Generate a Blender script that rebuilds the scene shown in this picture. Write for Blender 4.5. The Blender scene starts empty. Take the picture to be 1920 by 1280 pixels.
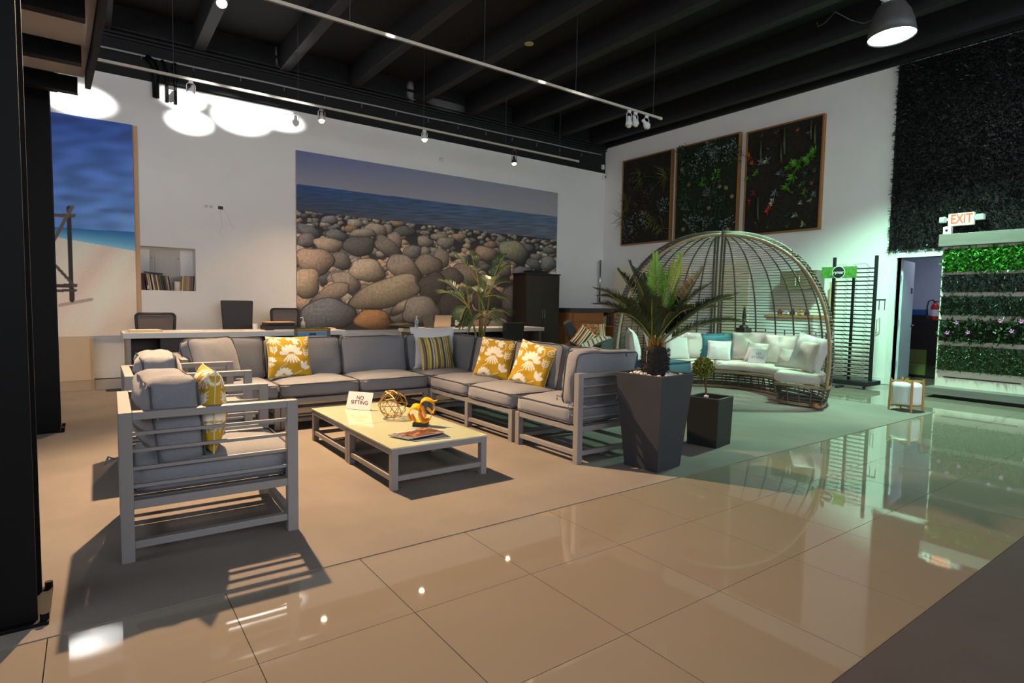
import bpy, bmesh, math, random
import numpy as np
from mathutils import Vector, Matrix, noise

random.seed(7); np.random.seed(7)
SC = bpy.context.scene
COL = SC.collection
PI = math.pi
R = math.radians

# ------------------------------------------------------------------ camera
CAM = np.array([0.15267, -2.67885, 1.26441])
YAW, PITCH, ROLL, FPX = R(36.0922), R(3.7247), R(0.9463), 1089.81
def _cam_axes():
    cy, sy, cp, sp = math.cos(YAW), math.sin(YAW), math.cos(PITCH), math.sin(PITCH)
    f = np.array([sy*cp, cy*cp, -sp]); r = np.array([cy, -sy, 0.0]); u = np.cross(r, f)
    c, s = math.cos(ROLL), math.sin(ROLL)
    return np.array([c*r + s*u, -s*r + c*u, f])
AX = _cam_axes()
cd = bpy.data.cameras.new('camera'); cam = bpy.data.objects.new('camera', cd); COL.objects.link(cam)
cd.sensor_width = 36.0; cd.lens = FPX*36.0/1920.0; cd.clip_start = 0.05; cd.clip_end = 100
m3 = Matrix((AX[0], AX[1], -AX[2])).transposed()
cam.matrix_world = Matrix.Translation(CAM.tolist()) @ m3.to_4x4()
SC.camera = cam

# ------------------------------------------------------------------ view, world, large lights
SC.view_settings.view_transform = 'Standard'; SC.view_settings.look = 'None'
SC.view_settings.gamma = 1.0; SC.view_settings.exposure = 0.3
SC.view_settings.use_curve_mapping = False
SC.render.film_transparent = False
W = bpy.data.worlds.new('world'); SC.world = W; W.use_nodes = True
bg = W.node_tree.nodes['Background']; bg.inputs[0].default_value = (0.80, 0.88, 1.0, 1); bg.inputs[1].default_value = 0.22

def light(name, kind, loc, energy, color, target=None, size=0.1, angle=None, blend=0.5, size_y=None):
    l = bpy.data.lights.new(name, kind); l.energy = energy; l.color = color
    if kind == 'AREA':
        l.size = size
        if size_y: l.shape = 'RECTANGLE'; l.size_y = size_y
    elif kind in ('SPOT', 'POINT'): l.shadow_soft_size = size
    if kind == 'SPOT': l.spot_size = angle; l.spot_blend = blend
    o = bpy.data.objects.new(name, l); COL.objects.link(o); o.location = loc
    if target is not None:
        o.rotation_euler = (Vector(target)-Vector(loc)).to_track_quat('-Z', 'Y').to_euler()
    return o
# daylight of the shop front, behind the camera
light('daylight_storefront', 'AREA', (6.0, -8.6, 3.7), 430, (0.90, 0.94, 1.0), (5.0, 0, 3.9), 13, size_y=3.2)
# added fill left of the camera, unseen, sized and aimed to brighten walls
light('daylight_side_fill', 'AREA', (-5.8, 0.5, 3.4), 640, (0.86, 0.92, 1.0), (7.0, 4.5, 5.2), 14.0, size_y=2.6)

# ------------------------------------------------------------------ pixel helpers (a pixel gives a direction; the plane gives the distance)
def ray(x, y): return AX.T @ np.array([(x-960)/FPX, (640-y)/FPX, 1.0])
def onz(x, y, z=0.0): d = ray(x, y); return CAM + d*((z-CAM[2])/d[2])
def ony(x, y, Y): d = ray(x, y); return CAM + d*((Y-CAM[1])/d[1])
def onx(x, y, X): d = ray(x, y); return CAM + d*((X-CAM[0])/d[0])
def project(P):
    d = (np.asarray(P)-CAM) @ AX.T
    return 960+FPX*d[..., 0]/d[..., 2], 640-FPX*d[..., 1]/d[..., 2]

# sun glints thrown up onto the back wall by cars outside the shop front
def glint(px, py, rx, ry, e, roll=0.0):
    t = ony(px, py, 8.35); s = Vector((t[0]*0.6+1.5, -8.2, 1.2))
    d = (Vector(t)-s).length; k = 0.0090
    o = light('sun_glint', 'SPOT', s, e*26000, (1.0, 0.99, 0.97), t, 0.03, 2*math.atan(ry*1.2*k/d), 1.0)
    o.rotation_euler.rotate_axis('Z', roll); o.scale = (rx/ry, 1, 1)
glint(150, 188, 48, 25, 2.0); glint(112, 176, 40, 18, 1.6)
glint(342, 184, 38, 21, 2.0); glint(356, 229, 38, 21, 2.0)
glint(455, 222, 52, 29, 2.2); glint(515, 220, 55, 22, 2.0, R(-6)); glint(425, 190, 26, 9, 1.4)
glint(770, 172, 9, 22, 0.8); glint(524, 106, 7, 24, 0.9); glint(835, 196, 30, 8, 0.4)

# ------------------------------------------------------------------ materials
def lin(c):
    r = []
    for v in c[:3]:
        v = v/255.0
        r.append(v/12.92 if v <= 0.04045 else ((v+0.055)/1.055)**2.4)
    return r
MATS = {}
def mat(name, rgb, rough=0.6, metal=0.0, var=0.0, vscale=8.0, bump=0.0, bscale=60.0, spec=0.5, emit=None, estr=0.0,
        trans=0.0, alpha=1.0, island=0.0, ior=1.5, stretch=None, sheen=0.0):
    if name in MATS: return MATS[name]
    m = bpy.data.materials.new(name); m.use_nodes = True; MATS[name] = m
    nt = m.node_tree; b = nt.nodes['Principled BSDF']; c = lin(rgb)+[1.0]
    b.inputs['Base Color'].default_value = c; b.inputs['Roughness'].default_value = rough
    b.inputs['Metallic'].default_value = metal; b.inputs['Specular IOR Level'].default_value = spec
    b.inputs['IOR'].default_value = ior
    if trans: b.inputs['Transmission Weight'].default_value = trans
    if alpha < 1: b.inputs['Alpha'].default_value = alpha
    if sheen: b.inputs['Sheen Weight'].default_value = sheen
    if emit: b.inputs['Emission Color'].default_value = lin(emit)+[1]; b.inputs['Emission Strength'].default_value = estr
    L = nt.links.new
    tc = nt.nodes.new('ShaderNodeTexCoord'); src = tc.outputs['Object']
    if stretch:
        mp = nt.nodes.new('ShaderNodeMapping'); mp.inputs['Scale'].default_value = stretch
        L(src, mp.inputs['Vector']); src = mp.outputs['Vector']
    if var or island:
        hs = nt.nodes.new('ShaderNodeHueSaturation'); hs.inputs['Color'].default_value = c
        if island:
            g = nt.nodes.new('ShaderNodeNewGeometry'); fac = g.outputs['Random Per Island']; amt = island
        else:
            n = nt.nodes.new('ShaderNodeTexNoise'); n.inputs['Scale'].default_value = vscale; n.inputs['Detail'].default_value = 5
            L(src, n.inputs['Vector']); fac = n.outputs['Fac']; amt = var
        mr = nt.nodes.new('ShaderNodeMapRange'); mr.inputs['To Min'].default_value = 1-amt; mr.inputs['To Max'].default_value = 1+amt
        if not island: mr.inputs['From Min'].default_value = 0.3; mr.inputs['From Max'].default_value = 0.7
        L(fac, mr.inputs['Value']); L(mr.outputs[0], hs.inputs['Value']); L(hs.outputs[0], b.inputs['Base Color'])
    if bump:
        n2 = nt.nodes.new('ShaderNodeTexNoise'); n2.inputs['Scale'].default_value = bscale; n2.inputs['Detail'].default_value = 3
        L(src, n2.inputs['Vector']); bp = nt.nodes.new('ShaderNodeBump'); bp.inputs['Strength'].default_value = bump
        bp.inputs['Distance'].default_value = 0.01
        L(n2.outputs['Fac'], bp.inputs['Height']); L(bp.outputs[0], b.inputs['Normal'])
    return m
def mat_attr(name, rough=0.7, bump=0.0, bscale=200):
    if name in MATS: return MATS[name]
    m = mat(name, (128, 128, 128), rough, bump=bump, bscale=bscale); nt = m.node_tree
    a = nt.nodes.new('ShaderNodeAttribute'); a.attribute_name = 'print'
    nt.links.new(a.outputs['Color'], nt.nodes['Principled BSDF'].inputs['Base Color']); return m

M_WALL = mat('white_wall_paint', (236, 234, 232), 0.85, var=0.02, vscale=1.5, bump=0.05, bscale=40)
M_BLACK = mat('black_ceiling_paint', (15, 15, 17), 0.8, var=0.1, vscale=3)
M_BEAM = mat('black_beam_paint', (25, 25, 28), 0.7, var=0.1, vscale=3)
M_STEEL = mat('black_steel', (5, 5, 6), 0.5, spec=0.15)
M_TILE = mat('polished_beige_porcelain', (124, 115, 103), 0.03, var=0.05, vscale=1.2, spec=0.8)
M_GROUT = mat('dark_grout', (70, 58, 48), 0.8)
M_CARPET = mat('beige_carpet', (121, 113, 106), 0.95, var=0.13, vscale=1.6, bump=0.6, bscale=350)
M_CARPETD = mat('charcoal_carpet', (62, 59, 60), 0.95, var=0.08, vscale=4, bump=0.6, bscale=300)
M_FRAME = mat('taupe_powder_coat', (130, 126, 125), 0.45, var=0.03)
M_GREY = mat('grey_weave_fabric', (120, 121, 127), 0.9, var=0.07, vscale=90, bump=0.25, bscale=260, sheen=0.2)
M_PIPE = mat('dark_grey_piping', (72, 72, 78), 0.9)
M_WHITEF = mat('white_cotton', (226, 222, 220), 0.9, bump=0.15, bscale=120, sheen=0.2)
M_CREAMF = mat('cream_canvas', (214, 206, 194), 0.9, var=0.04, vscale=40, bump=0.15, bscale=160)
M_PINKF = mat('blush_canvas', (226, 208, 202), 0.9, bump=0.12, bscale=120)
M_TEALF = mat('teal_fabric', (70, 128, 138), 0.9, var=0.06, vscale=30, bump=0.2, bscale=150)
M_TEALD = mat('dark_teal_fabric', (58, 92, 106), 0.9, var=0.06, vscale=30, bump=0.2, bscale=150)
M_CANE = mat('tan_cane', (168, 148, 114), 0.6, var=0.14, vscale=25)
M_WICK = mat('brown_wicker', (94, 84, 74), 0.6, var=0.15, vscale=30)
M_DKPLANT = mat('charcoal_fibre_clay', (41, 43, 49), 0.6, var=0.14, vscale=4, bump=0.1, bscale=30)
M_BLKPLANT = mat('black_fibre_clay', (30, 31, 33), 0.5, var=0.08, vscale=6)
M_PLAST = mat('white_plastic', (226, 226, 224), 0.4)
M_DARKWOOD = mat('espresso_wood', (40, 33, 31), 0.4, var=0.12, vscale=4, stretch=(1, 1, 12))
M_GREYWOOD = mat('grey_wood', (108, 102, 98), 0.55, var=0.12, vscale=3, stretch=(14, 1, 14))
M_OAK = mat('honey_wood', (168, 112, 62), 0.45, var=0.12, vscale=3, stretch=(12, 1, 12))
M_BAMBOO = mat('bamboo', (190, 138, 74), 0.4, var=0.08)
M_CHROME = mat('brushed_steel', (190, 190, 192), 0.25, 1.0)
M_BLKPL = mat('black_plastic', (22, 22, 24), 0.45)
M_PAPER = mat('white_paper', (214, 208, 210), 0.7)
M_INK = mat('grey_ink', (58, 56, 60), 0.7)
M_INK2 = mat('pale_grey_ink', (112, 108, 122), 0.7)
M_BLKLEATH = mat('black_leather', (30, 27, 27), 0.5, bump=0.1, bscale=90)
M_MESH = mat('grey_mesh_fabric', (100, 94, 92), 0.9)
M_WHITETOP = mat('white_lacquer', (228, 226, 222), 0.25)

# ------------------------------------------------------------------ object helpers
def link(o, parent=None):
    COL.objects.link(o)
    if parent is not None: o.parent = parent
    return o
def tag(o, label=None, cat=None, group=None, kind=None):
    if label: o['label'] = label
    if cat: o['category'] = cat
    if group: o['group'] = group
    if kind: o['kind'] = kind
    return o
def thing(name, label, cat, loc=(0, 0, 0), rz=0.0, group=None):
    o = bpy.data.objects.new(name, None); COL.objects.link(o); o.empty_display_size = 0.1
    o.location = [float(v) for v in loc]; o.rotation_euler = (0, 0, rz)
    return tag(o, label, cat, group)
def np_mesh(name, V, F, m=None, parent=None, smooth=False, midx=None, mats=None, cols=None):
    V = np.asarray(V, dtype=np.float32).reshape(-1, 3); F = np.asarray(F, dtype=np.int32)
    k = F.shape[1]; me = bpy.data.meshes.new(name)
    me.vertices.add(len(V)); me.vertices.foreach_set('co', V.ravel())
    me.loops.add(F.size); me.loops.foreach_set('vertex_index', F.ravel())
    me.polygons.add(len(F)); me.polygons.foreach_set('loop_start', np.arange(0, F.size, k, dtype=np.int32))
    me.polygons.foreach_set('loop_total', np.full(len(F), k, dtype=np.int32))
    if smooth: me.polygons.foreach_set('use_smooth', np.ones(len(F), dtype=bool))
    for mm in (mats or ([m] if m else [])): me.materials.append(mm)
    if midx is not None: me.polygons.foreach_set('material_index', np.asarray(midx, dtype=np.int32))
    me.update(); me.validate()
    if cols is not None:
        a = me.color_attributes.new('print', 'FLOAT_COLOR', 'POINT')
        c = np.ones((len(V), 4), dtype=np.float32); c[:, :3] = cols; a.data.foreach_set('color', c.ravel())
    return link(bpy.data.objects.new(name, me), parent)
class MB:
    def __init__(s): s.v = []; s.f = []; s.mi = []; s.cur = 0
    def add(s, vs, fs, M=None):
        o = len(s.v)
        s.v += [tuple(M @ Vector(p)) if M is not None else tuple(p) for p in vs]
        s.f += [tuple(i+o for i in f) for f in fs]; s.mi += [s.cur]*len(fs); return s
    def box(s, x0, x1, y0, y1, z0, z1, M=None):
        vs = [(x, y, z) for x in (x0, x1) for y in (y0, y1) for z in (z0, z1)]
        return s.add(vs, [(0, 1, 3, 2), (4, 6, 7, 5), (0, 4, 5, 1), (2, 3, 7, 6), (0, 2, 6, 4), (1, 5, 7, 3)], M)
    def bar(s, p, q, w, h=None, up=(0, 0, 1)):
        p, q = Vector(p), Vector(q); h = h or w; d = (q-p).normalized(); u = Vector(up)
        if abs(d.dot(u)) > 0.98: u = Vector((1, 0, 0))
        r = d.cross(u).normalized(); u = r.cross(d)
        vs = [a+r*(sx*w/2)+u*(sz*h/2) for a in (p, q) for sx, sz in ((-1, -1), (1, -1), (1, 1), (-1, 1))]
        return s.add(vs, [(0, 1, 2, 3), (7, 6, 5, 4), (0, 4, 5, 1), (1, 5, 6, 2), (2, 6, 7, 3), (3, 7, 4, 0)])
    def tube(s, path, r, n=6, closed=False):
        P = [Vector(p) for p in path]; N = len(P); rr = r if hasattr(r, '__len__') else [r]*N
        vs = []; u = None
        for i, p in enumerate(P):
            a = P[(i-1) % N] if closed else P[max(i-1, 0)]; b = P[(i+1) % N] if closed else P[min(i+1, N-1)]
            d = (b-a).normalized() if (b-a).length > 1e-9 else Vector((0, 0, 1))
            if u is None: u = d.orthogonal().normalized()
            u = (u-d*u.dot(d)); u = u.normalized() if u.length > 1e-6 else d.orthogonal().normalized()
            w = d.cross(u)
            vs += [p+(u*math.cos(2*PI*k/n)+w*math.sin(2*PI*k/n))*rr[i] for k in range(n)]
        fs = []
        for i in range(N if closed else N-1):
            j = (i+1) % N
            fs += [(i*n+k, i*n+(k+1) % n, j*n+(k+1) % n, j*n+k) for k in range(n)]
        if not closed: fs += [tuple(range(n))[::-1], tuple(range((N-1)*n, N*n))]
        return s.add(vs, fs)
    def lathe(s, prof, n=20, M=None, cap=True):
        vs = [(r*math.cos(2*PI*k/n), r*math.sin(2*PI*k/n), z) for r, z in prof for k in range(n)]
        fs = [(i*n+k, i*n+(k+1) % n, (i+1)*n+(k+1) % n, (i+1)*n+k) for i in range(len(prof)-1) for k in range(n)]
        if cap: fs += [tuple(range(n))[::-1], tuple(range((len(prof)-1)*n, len(prof)*n))]
        return s.add(vs, fs, M)
    def prism(s, pts, z0, z1, M=None):
        n = len(pts); vs = [(x, y, z0) for x, y in pts]+[(x, y, z1) for x, y in pts]
        return s.add(vs, [tuple(range(n))[::-1], tuple(range(n, 2*n))]+[(i, (i+1) % n, n+(i+1) % n, n+i) for i in range(n)], M)
    def build(s, name, m, parent=None, smooth=False, bevel=0.0, mats=None, seg=2):
        me = bpy.data.meshes.new(name); me.from_pydata([tuple(p) for p in s.v], [], s.f)
        for mm in (mats or [m]): me.materials.append(mm)
        if mats: me.polygons.foreach_set('material_index', s.mi)
        if smooth: me.polygons.foreach_set('use_smooth', [True]*len(me.polygons))
        me.update(); o = link(bpy.data.objects.new(name, me), parent)
        if bevel:
            b = o.modifiers.new('bevel', 'BEVEL'); b.width = bevel; b.segments = seg; b.limit_method = 'ANGLE'
        return o
def box(name, x0, x1, y0, y1, z0, z1, m, parent=None, bevel=0.0):
    return MB().box(min(x0, x1), max(x0, x1), min(y0, y1), max(y0, y1), min(z0, z1), max(z0, z1)).build(name, m, parent, bevel=bevel)
def struct(o): o['kind'] = 'structure'; return o
def sstep(a, b, x): t = np.clip((x-a)/(b-a), 0, 1); return t*t*(3-2*t)
def text_mesh(body, size, m, parent, M, name='lettering', bold=0.0, spacing=1.0, extr=0.0008):
    c = bpy.data.curves.new(name, 'FONT'); c.body = body; c.size = size; c.align_x = 'CENTER'; c.align_y = 'CENTER'
    c.extrude = extr; c.offset = bold; c.space_line = spacing; c.resolution_u = 3
    o = bpy.data.objects.new(name, c); COL.objects.link(o)
    dg = bpy.context.evaluated_depsgraph_get(); me = bpy.data.meshes.new_from_object(o.evaluated_get(dg))
    bpy.data.objects.remove(o); bpy.data.curves.remove(c)
    me.name = name; me.materials.clear(); me.materials.append(m)
    o = link(bpy.data.objects.new(name, me), parent); o.matrix_local = M; return o
def frame_matrix(o, right, up):
    r = Vector(right).normalized(); u = Vector(up); u = (u-r*u.dot(r)).normalized(); n = r.cross(u)
    return Matrix.Translation(Vector([float(v) for v in o])) @ Matrix((r, u, n)).transposed().to_4x4()
def leaf_quads(base, d, side, ln, wd, bend=None):
    base, d, side = (np.asarray(a, dtype=np.float64) for a in (base, d, side))
    d = d/np.linalg.norm(d, axis=1, keepdims=True); side = side-d*np.sum(side*d, 1, keepdims=True)
    side = side/(np.linalg.norm(side, axis=1, keepdims=True)+1e-9)
    ln = np.broadcast_to(ln, (len(base),))[:, None]; wd = np.broadcast_to(wd, (len(base),))[:, None]
    mid = base+d*ln*0.45; tip = base+d*ln
    if bend is not None: tip = tip+np.asarray(bend)
    V = np.stack([base, mid+side*wd/2, tip, mid-side*wd/2], 1).reshape(-1, 3)
    return V, np.arange(len(V)).reshape(-1, 4)
def rnd_dirs(n): v = np.random.normal(size=(n, 3)); return v/np.linalg.norm(v, axis=1, keepdims=True)
# ================================================================== SETTING
XW, YW, T = 11.1, 8.35, 0.6
floor = struct(box('floor', -6, XW+3, -9, YW+0.3, -0.12, -0.012, M_GROUT))
tile_me = {}
def tile_obj(x, y, w=T, d=T):
    key = (round(w, 3), round(d, 3))
    if key not in tile_me:
        o = MB().box(0.0016, w-0.0016, 0.0016, d-0.0016, -0.011, 0.0).build('tile', M_TILE, floor); tile_me[key] = o.data
    else:
        o = link(bpy.data.objects.new('tile', tile_me[key]), floor)
    o.location = (x, y, 0)
for i in range(-3, 19):
    for j in (-3, -2, -1): tile_obj(i*T, j*T)
for i in range(4):
    for j in range(0, 14): tile_obj(8.62+i*T, j*T)
for i in range(-4, 15):
    for j in range(2): tile_obj(i*T-0.4, 6.9+j*T+0.1)
struct(box('carpet', -6, 8.615, 0.0, 6.95, -0.012, 0.004, M_CARPET))
struct(box('carpet', -6, XW, -9, -1.803, -0.012, 0.004, M_CARPETD))

# back wall with the recessed niche, black painted above
nx0, nx1, nz0, nz1 = 0.815, 1.62, 1.385, 2.09
wb = MB(); d = 0.35
wb.box(-6, nx0, YW, YW+d, 0, 4.67); wb.box(nx1, XW+0.2, YW, YW+d, 0, 4.67)
wb.box(nx0, nx1, YW, YW+d, 0, nz0); wb.box(nx0, nx1, YW, YW+d, nz1, 4.67); wb.box(nx0, nx1, YW+0.3, YW+d, nz0, nz1)
wall_back = struct(wb.build('wall_back', M_WALL))
struct(box('wall_back_upper', -6, XW+0.2, YW, YW+d, 4.67, 5.75, M_BLACK))
struct(box('wall_left', -6.2, -6, -9, YW+d, 0, 5.75, M_WALL))
# right wall with the doorway
dy0, dy1, dzh = 0.62, 1.44, 2.13
wr = MB(); wr.box(XW, XW+0.14, dy1, YW, 0, 5.75); wr.box(XW, XW+0.14, -9, dy0, 0, 5.75); wr.box(XW, XW+0.14, dy0, dy1, dzh, 5.75)
struct(wr.build('wall_right', M_WALL))
# the small room behind the doorway
M_BLUEW = mat('pale_blue_paint', (190, 196, 214), 0.85)
M_OLIVE = mat('olive_tile', (120, 130, 70), 0.4)
hb = MB(); hb.box(13.6, 13.75, -0.6, 3.0, 0, 2.7); hb.box(XW+0.14, 13.75, 2.6, 2.75, 0, 2.7)
hb.box(XW+0.14, 13.75, -0.6, -0.45, 0, 2.7)
struct(hb.build('wall_far_room', M_BLUEW))
struct(box('ceiling_far_room', XW+0.14, 13.75, -0.6, 2.75, 2.7, 2.8, M_WALL))
light('far_room_light', 'AREA', (12.3, 0.9, 2.6), 9, (0.75, 0.82, 1.0), (12.3, 0.9, 0), 0.8)
# door frame and leaf
fr = struct(MB().box(XW-0.03, XW+0.16, dy1, dy1+0.09, 0, dzh+0.09).build('door_frame', M_PLAST, bevel=0.004))
MB().box(XW-0.03, XW+0.16, dy0-0.08, dy1, dzh, dzh+0.08).build('door_head', M_PLAST, fr)
MB().box(XW-0.03, XW+0.16, dy0-0.09, dy0, 0, dzh).build('door_jamb', M_PLAST, fr)
for z in (0.35, 1.05, 1.8): box('hinge', XW+0.10, XW+0.165, dy1-0.012, dy1+0.0, z-0.05, z+0.05, M_CHROME, fr)
hx, hy = XW+0.17, dy1-0.01
ex = 11.92; ey = float(onx(1707, 600, ex)[1])
door = struct(bpy.data.objects.new('door_1', None)); COL.objects.link(door); door.location = (hx, hy, 0)
door.rotation_euler = (0, 0, math.atan2(ey-hy, ex-hx))
dl = math.hypot(ex-hx, ey-hy)
box('door_leaf', 0, dl, -0.02, 0.02, 0.01, 2.1, mat('door_paint', (196, 202, 216), 0.5), door, 0.003)
box('door_plaque', dl-0.16, dl-0.08, -0.028, -0.02, 1.55, 1.65, mat('dark_plaque', (60, 66, 72), 0.4), door)
hd = MB().tube([(dl-0.06, -0.02, 1.0), (dl-0.06, -0.075, 1.0), (dl-0.17, -0.08, 1.0)], 0.011, 8)
hd.lathe([(0.028, 0), (0.028, 0.012)], 12, Matrix.Translation((dl-0.06, -0.02, 1.0)) @ Matrix.Rotation(PI/2, 4, 'X'))
hd.build('door_handle', M_CHROME, door, smooth=True)
struct(box('baseboard_back', -6, 8.2, YW-0.015, YW, 0, 0.11, M_WALL)); struct(box('baseboard_right', XW-0.015, XW, dy1+0.09, YW, 0, 0.11, M_WALL))

# ceiling, beams, conduits
ceil = struct(box('ceiling', -6.2, XW+0.3, -9, YW+0.4, 5.72, 5.85, M_BLACK))
bx = [-4.56, -3.3, -2.03, -0.76, 0.45, 1.72, 3.06, 4.33, 5.70, 6.92, 8.17, 9.43, 10.6]
for x in bx: box('beam', x-0.085, x+0.085, -9, YW, 5.30, 5.72, M_BEAM, ceil, 0.01)
box('ledger', XW-0.07, XW, -9, YW, 5.30, 5.72, M_BLACK, ceil)
for k, z in enumerate((5.22, 5.27, 5.33)): box('pipe_rail', -6, XW, YW-0.05-0.02*k, YW, z, z+0.022, M_BEAM, ceil)
def cablerun(name, pts, r, m, label, cat):
    o = MB().tube(pts, r, 6).build(name, m, smooth=True); return tag(o, label, cat)
cp = [(-5.9, YW-0.05, 5.03)]+[(x, YW-0.05, 5.03+0.004*math.sin(x*3)+0.008*x-0.01) for x in np.linspace(-3, 10.9, 40)]
cablerun('cable_bundle', cp, 0.016, mat('grey_cable', (150, 150, 152), 0.5), 'grey cable bundle running along the black top of the back wall', 'cable')
for k, x in enumerate(np.linspace(0.2, 10.6, 30)):
    if k % 2 == 0: box('cable_clip', x, x+0.006, YW-0.03, YW, 4.98, 5.05, M_FRAME, wall_back)
for k, (px, z0, w) in enumerate(((292, 4.42, 0.11), (313, 4.38, 0.05), (329, 4.37, 0.05))):
    p = ony(px, 160, YW-0.07)
    tag(MB().tube([(p[0]-0.12+0.06*k, YW-0.06, 5.02), (p[0]-0.03, YW-0.07, 4.95), (p[0], YW-0.07, 4.85), (p[0], YW-0.07, z0)], w*0.45, 8).build('conduit', M_STEEL, smooth=True),
        ['fat black conduit dropping from the cable bundle onto the back wall', 'thin black conduit next to the fat one on the back wall',
         'thin black conduit nearest the lit spot lamp at the back wall'][k], 'conduit')

# ------------------------------------------------------------------ lighting tracks
M_TRACK = mat('cream_track', (196, 188, 172), 0.45)
WARM = (1.0, 0.66, 0.37)
M_BULB = mat('lit_bulb', (255, 240, 210), 0.4, emit=(255, 226, 180), estr=26)
M_BULBOFF = mat('unlit_bulb', (214, 208, 190), 0.3)
def track(name, x0, x1, y, z, label, hangers):
    t = thing(name, label, 'light track', ((x0+x1)/2, y, z))
    h = (x1-x0)/2
    MB().box(-h, h, -0.018, 0.018, -0.018, 0.018).build('rail', M_TRACK, t, bevel=0.003)
    box('rail_slot', -h+0.03, h-0.03, -0.007, 0.007, -0.0195, -0.0178, M_PIPE, t)
    box('end_cap', h, h+0.05, -0.02, 0.02, -0.02, 0.02, mat('cream_cap', (214, 204, 176), 0.4), t, 0.004)
    for x in hangers: MB().tube([(x-(x0+x1)/2, 0, 0.018), (x-(x0+x1)/2, 0, 5.72-z)], 0.004, 5).build('hanger_wire', M_PIPE, t)
    return t
Y1, Z1, Y2, Z2 = 3.86, 4.36, 6.9, 4.37
track('light_track', -3.0, 7.86, Y1, Z1, 'long cream lighting track hanging over the grey sofa, nearer of two', (0.5, 2.6, 4.4, 6.0, 7.7))
track('light_track', -3.0, 8.80, Y2, Z2, 'cream lighting track running close to the back wall over the desks', (1.2, 2.9, 5.1, 6.9, 8.3))
def spot_head(label, x, y, zt, drop, aim, lit, energy=0, metal=None, angle=R(110), group='track spot lamps', soft=0.55):
    t = thing('track_lamp', label, 'lamp', (x, y, zt-0.02), 0, group)
    mm = metal or M_PLAST
    a = MB()
    a.box(-0.03, 0.03, -0.016, 0.016, -0.03, 0.0); a.build('adapter', mm, t, bevel=0.003)
    y0 = MB().tube([(-0.055, 0, -drop), (-0.055, 0, -0.06), (-0.03, 0, -0.035), (0.03, 0, -0.035), (0.055, 0, -0.06), (0.055, 0, -drop)], 0.006, 6)
    y0.build('yoke', mm, t, smooth=True)
    q = Vector(aim).to_track_quat('-Z', 'Y').to_matrix().to_4x4(); Mx = Matrix.Translation((0, 0, -drop)) @ q
    MB().lathe([(0.018, 0.11), (0.026, 0.1), (0.028, 0.05), (0.05, 0.015), (0.056, -0.02), (0.056, -0.035), (0.05, -0.036), (0.046, -0.01)], 16, Mx, cap=False).build('head', mm, t, smooth=True)
    MB().lathe([(0.002, -0.075), (0.026, -0.068), (0.043, -0.045), (0.047, -0.02), (0.03, 0.0), (0.002, 0.001)], 14, Mx).build('bulb', M_BULB if lit else M_BULBOFF, t, smooth=True)
    if lit:
        p = Vector((x, y, zt-0.02-drop))+Vector(aim).normalized()*0.06
        p = p+Vector(aim).normalized()*0.03; light('lamp_beam', 'SPOT', p, energy, WARM, p+Vector(aim), 0.045, angle, 1.0)
    return t
DARKM = mat('dark_grey_metal', (70, 68, 66), 0.5)
xl = float(ony(415, 15, Y1)[0])
spot_head('large lit spot lamp at the top edge above the armchairs', xl, Y1, Z1, 0.14, (0.05, -0.68, -1), True, 2650, DARKM, R(83))
for k, (px, py, e, mm, lab) in enumerate(((358, 172, 1000, DARKM, 'spot lamp seen against the sun patches over the wall niche'), (603, 222, 560, DARKM, 'lit spot lamp just left of the pebble beach print'),
                                 (796, 258, 560, M_PLAST, 'white lit spot lamp in the middle over the pebble beach print'), (964, 303, 460, DARKM, 'rightmost lit spot lamp over the pebble beach print'))):
    p = ony(px, py, Y2); e = e*0.58; drop = Z2-0.02-float(p[2])
    spot_head(lab, float(p[0]), Y2, Z2, max(drop, 0.12), (0.0 if k else -0.3, -0.08 if k else -0.3, -1), True, e, mm, R(105))
for px, aim, dr, lab in ((1180, (0, 0, -1), 0.2, 'white open-ring lamp holder near the end of the nearer track'), (1192, (0.1, -0.2, -1), 0.16, 'unlit white spot lamp behind the open-ring lamp holder'),
                     (1213, (0.7, -0.3, -0.8), 0.15, 'white spot lamp tilted outwards at the end of the track')):
    p = ony(px, 205, Y1); spot_head(lab, float(p[0]), Y1, Z1, dr, aim, False)
    if px == 1213: q_ = Vector((float(p[0])+.05, Y1-.12, Z1-.25)); light('lamp_beam', 'SPOT', q_, 430, (1.0, 0.90, 0.86), (8.15, 1.75, 0.5), 0.04, R(52), 0.9)
# high-bay lamp
hp = onz(1672, 70, 4.8)
t = thing('high_bay_lamp', 'big dome high-bay lamp with glowing opening hanging top right', 'lamp', hp)
tilt = Matrix.Rotation(R(-3), 4, 'X')
MB().lathe([(0.10, 0.44), (0.16, 0.40), (0.215, 0.30), (0.255, 0.17), (0.28, 0.0), (0.272, 0.0), (0.245, 0.17), (0.2, 0.29), (0.1, 0.4)], 32, tilt, cap=False).build('dome_shade', mat('grey_aluminium', (84, 82, 82), 0.5), t, smooth=True)
MB().lathe([(0.001, 0.01), (0.15, 0.012), (0.27, 0.016)], 32, tilt, cap=False).build('diffuser', mat('halide_glow', (240, 255, 250), 0.5, emit=(226, 255, 244), estr=14), t)
for sy in (-0.07, 0.07): box('bracket', -0.03, 0.03, sy-0.01, sy+0.01, 0.40, 0.55, mat('lamp_bracket', (150, 150, 152), 0.5), t)
box('ballast_box', -0.14, 0.14, -0.17, 0.17, 0.53, 0.78, mat('ballast_grey', (120, 118, 120), 0.5), t, 0.01)
MB().tube([(0, 0, 0.78), (0, 0, 0.92)], 0.012, 6).build('hook', M_CHROME, t)
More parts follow.
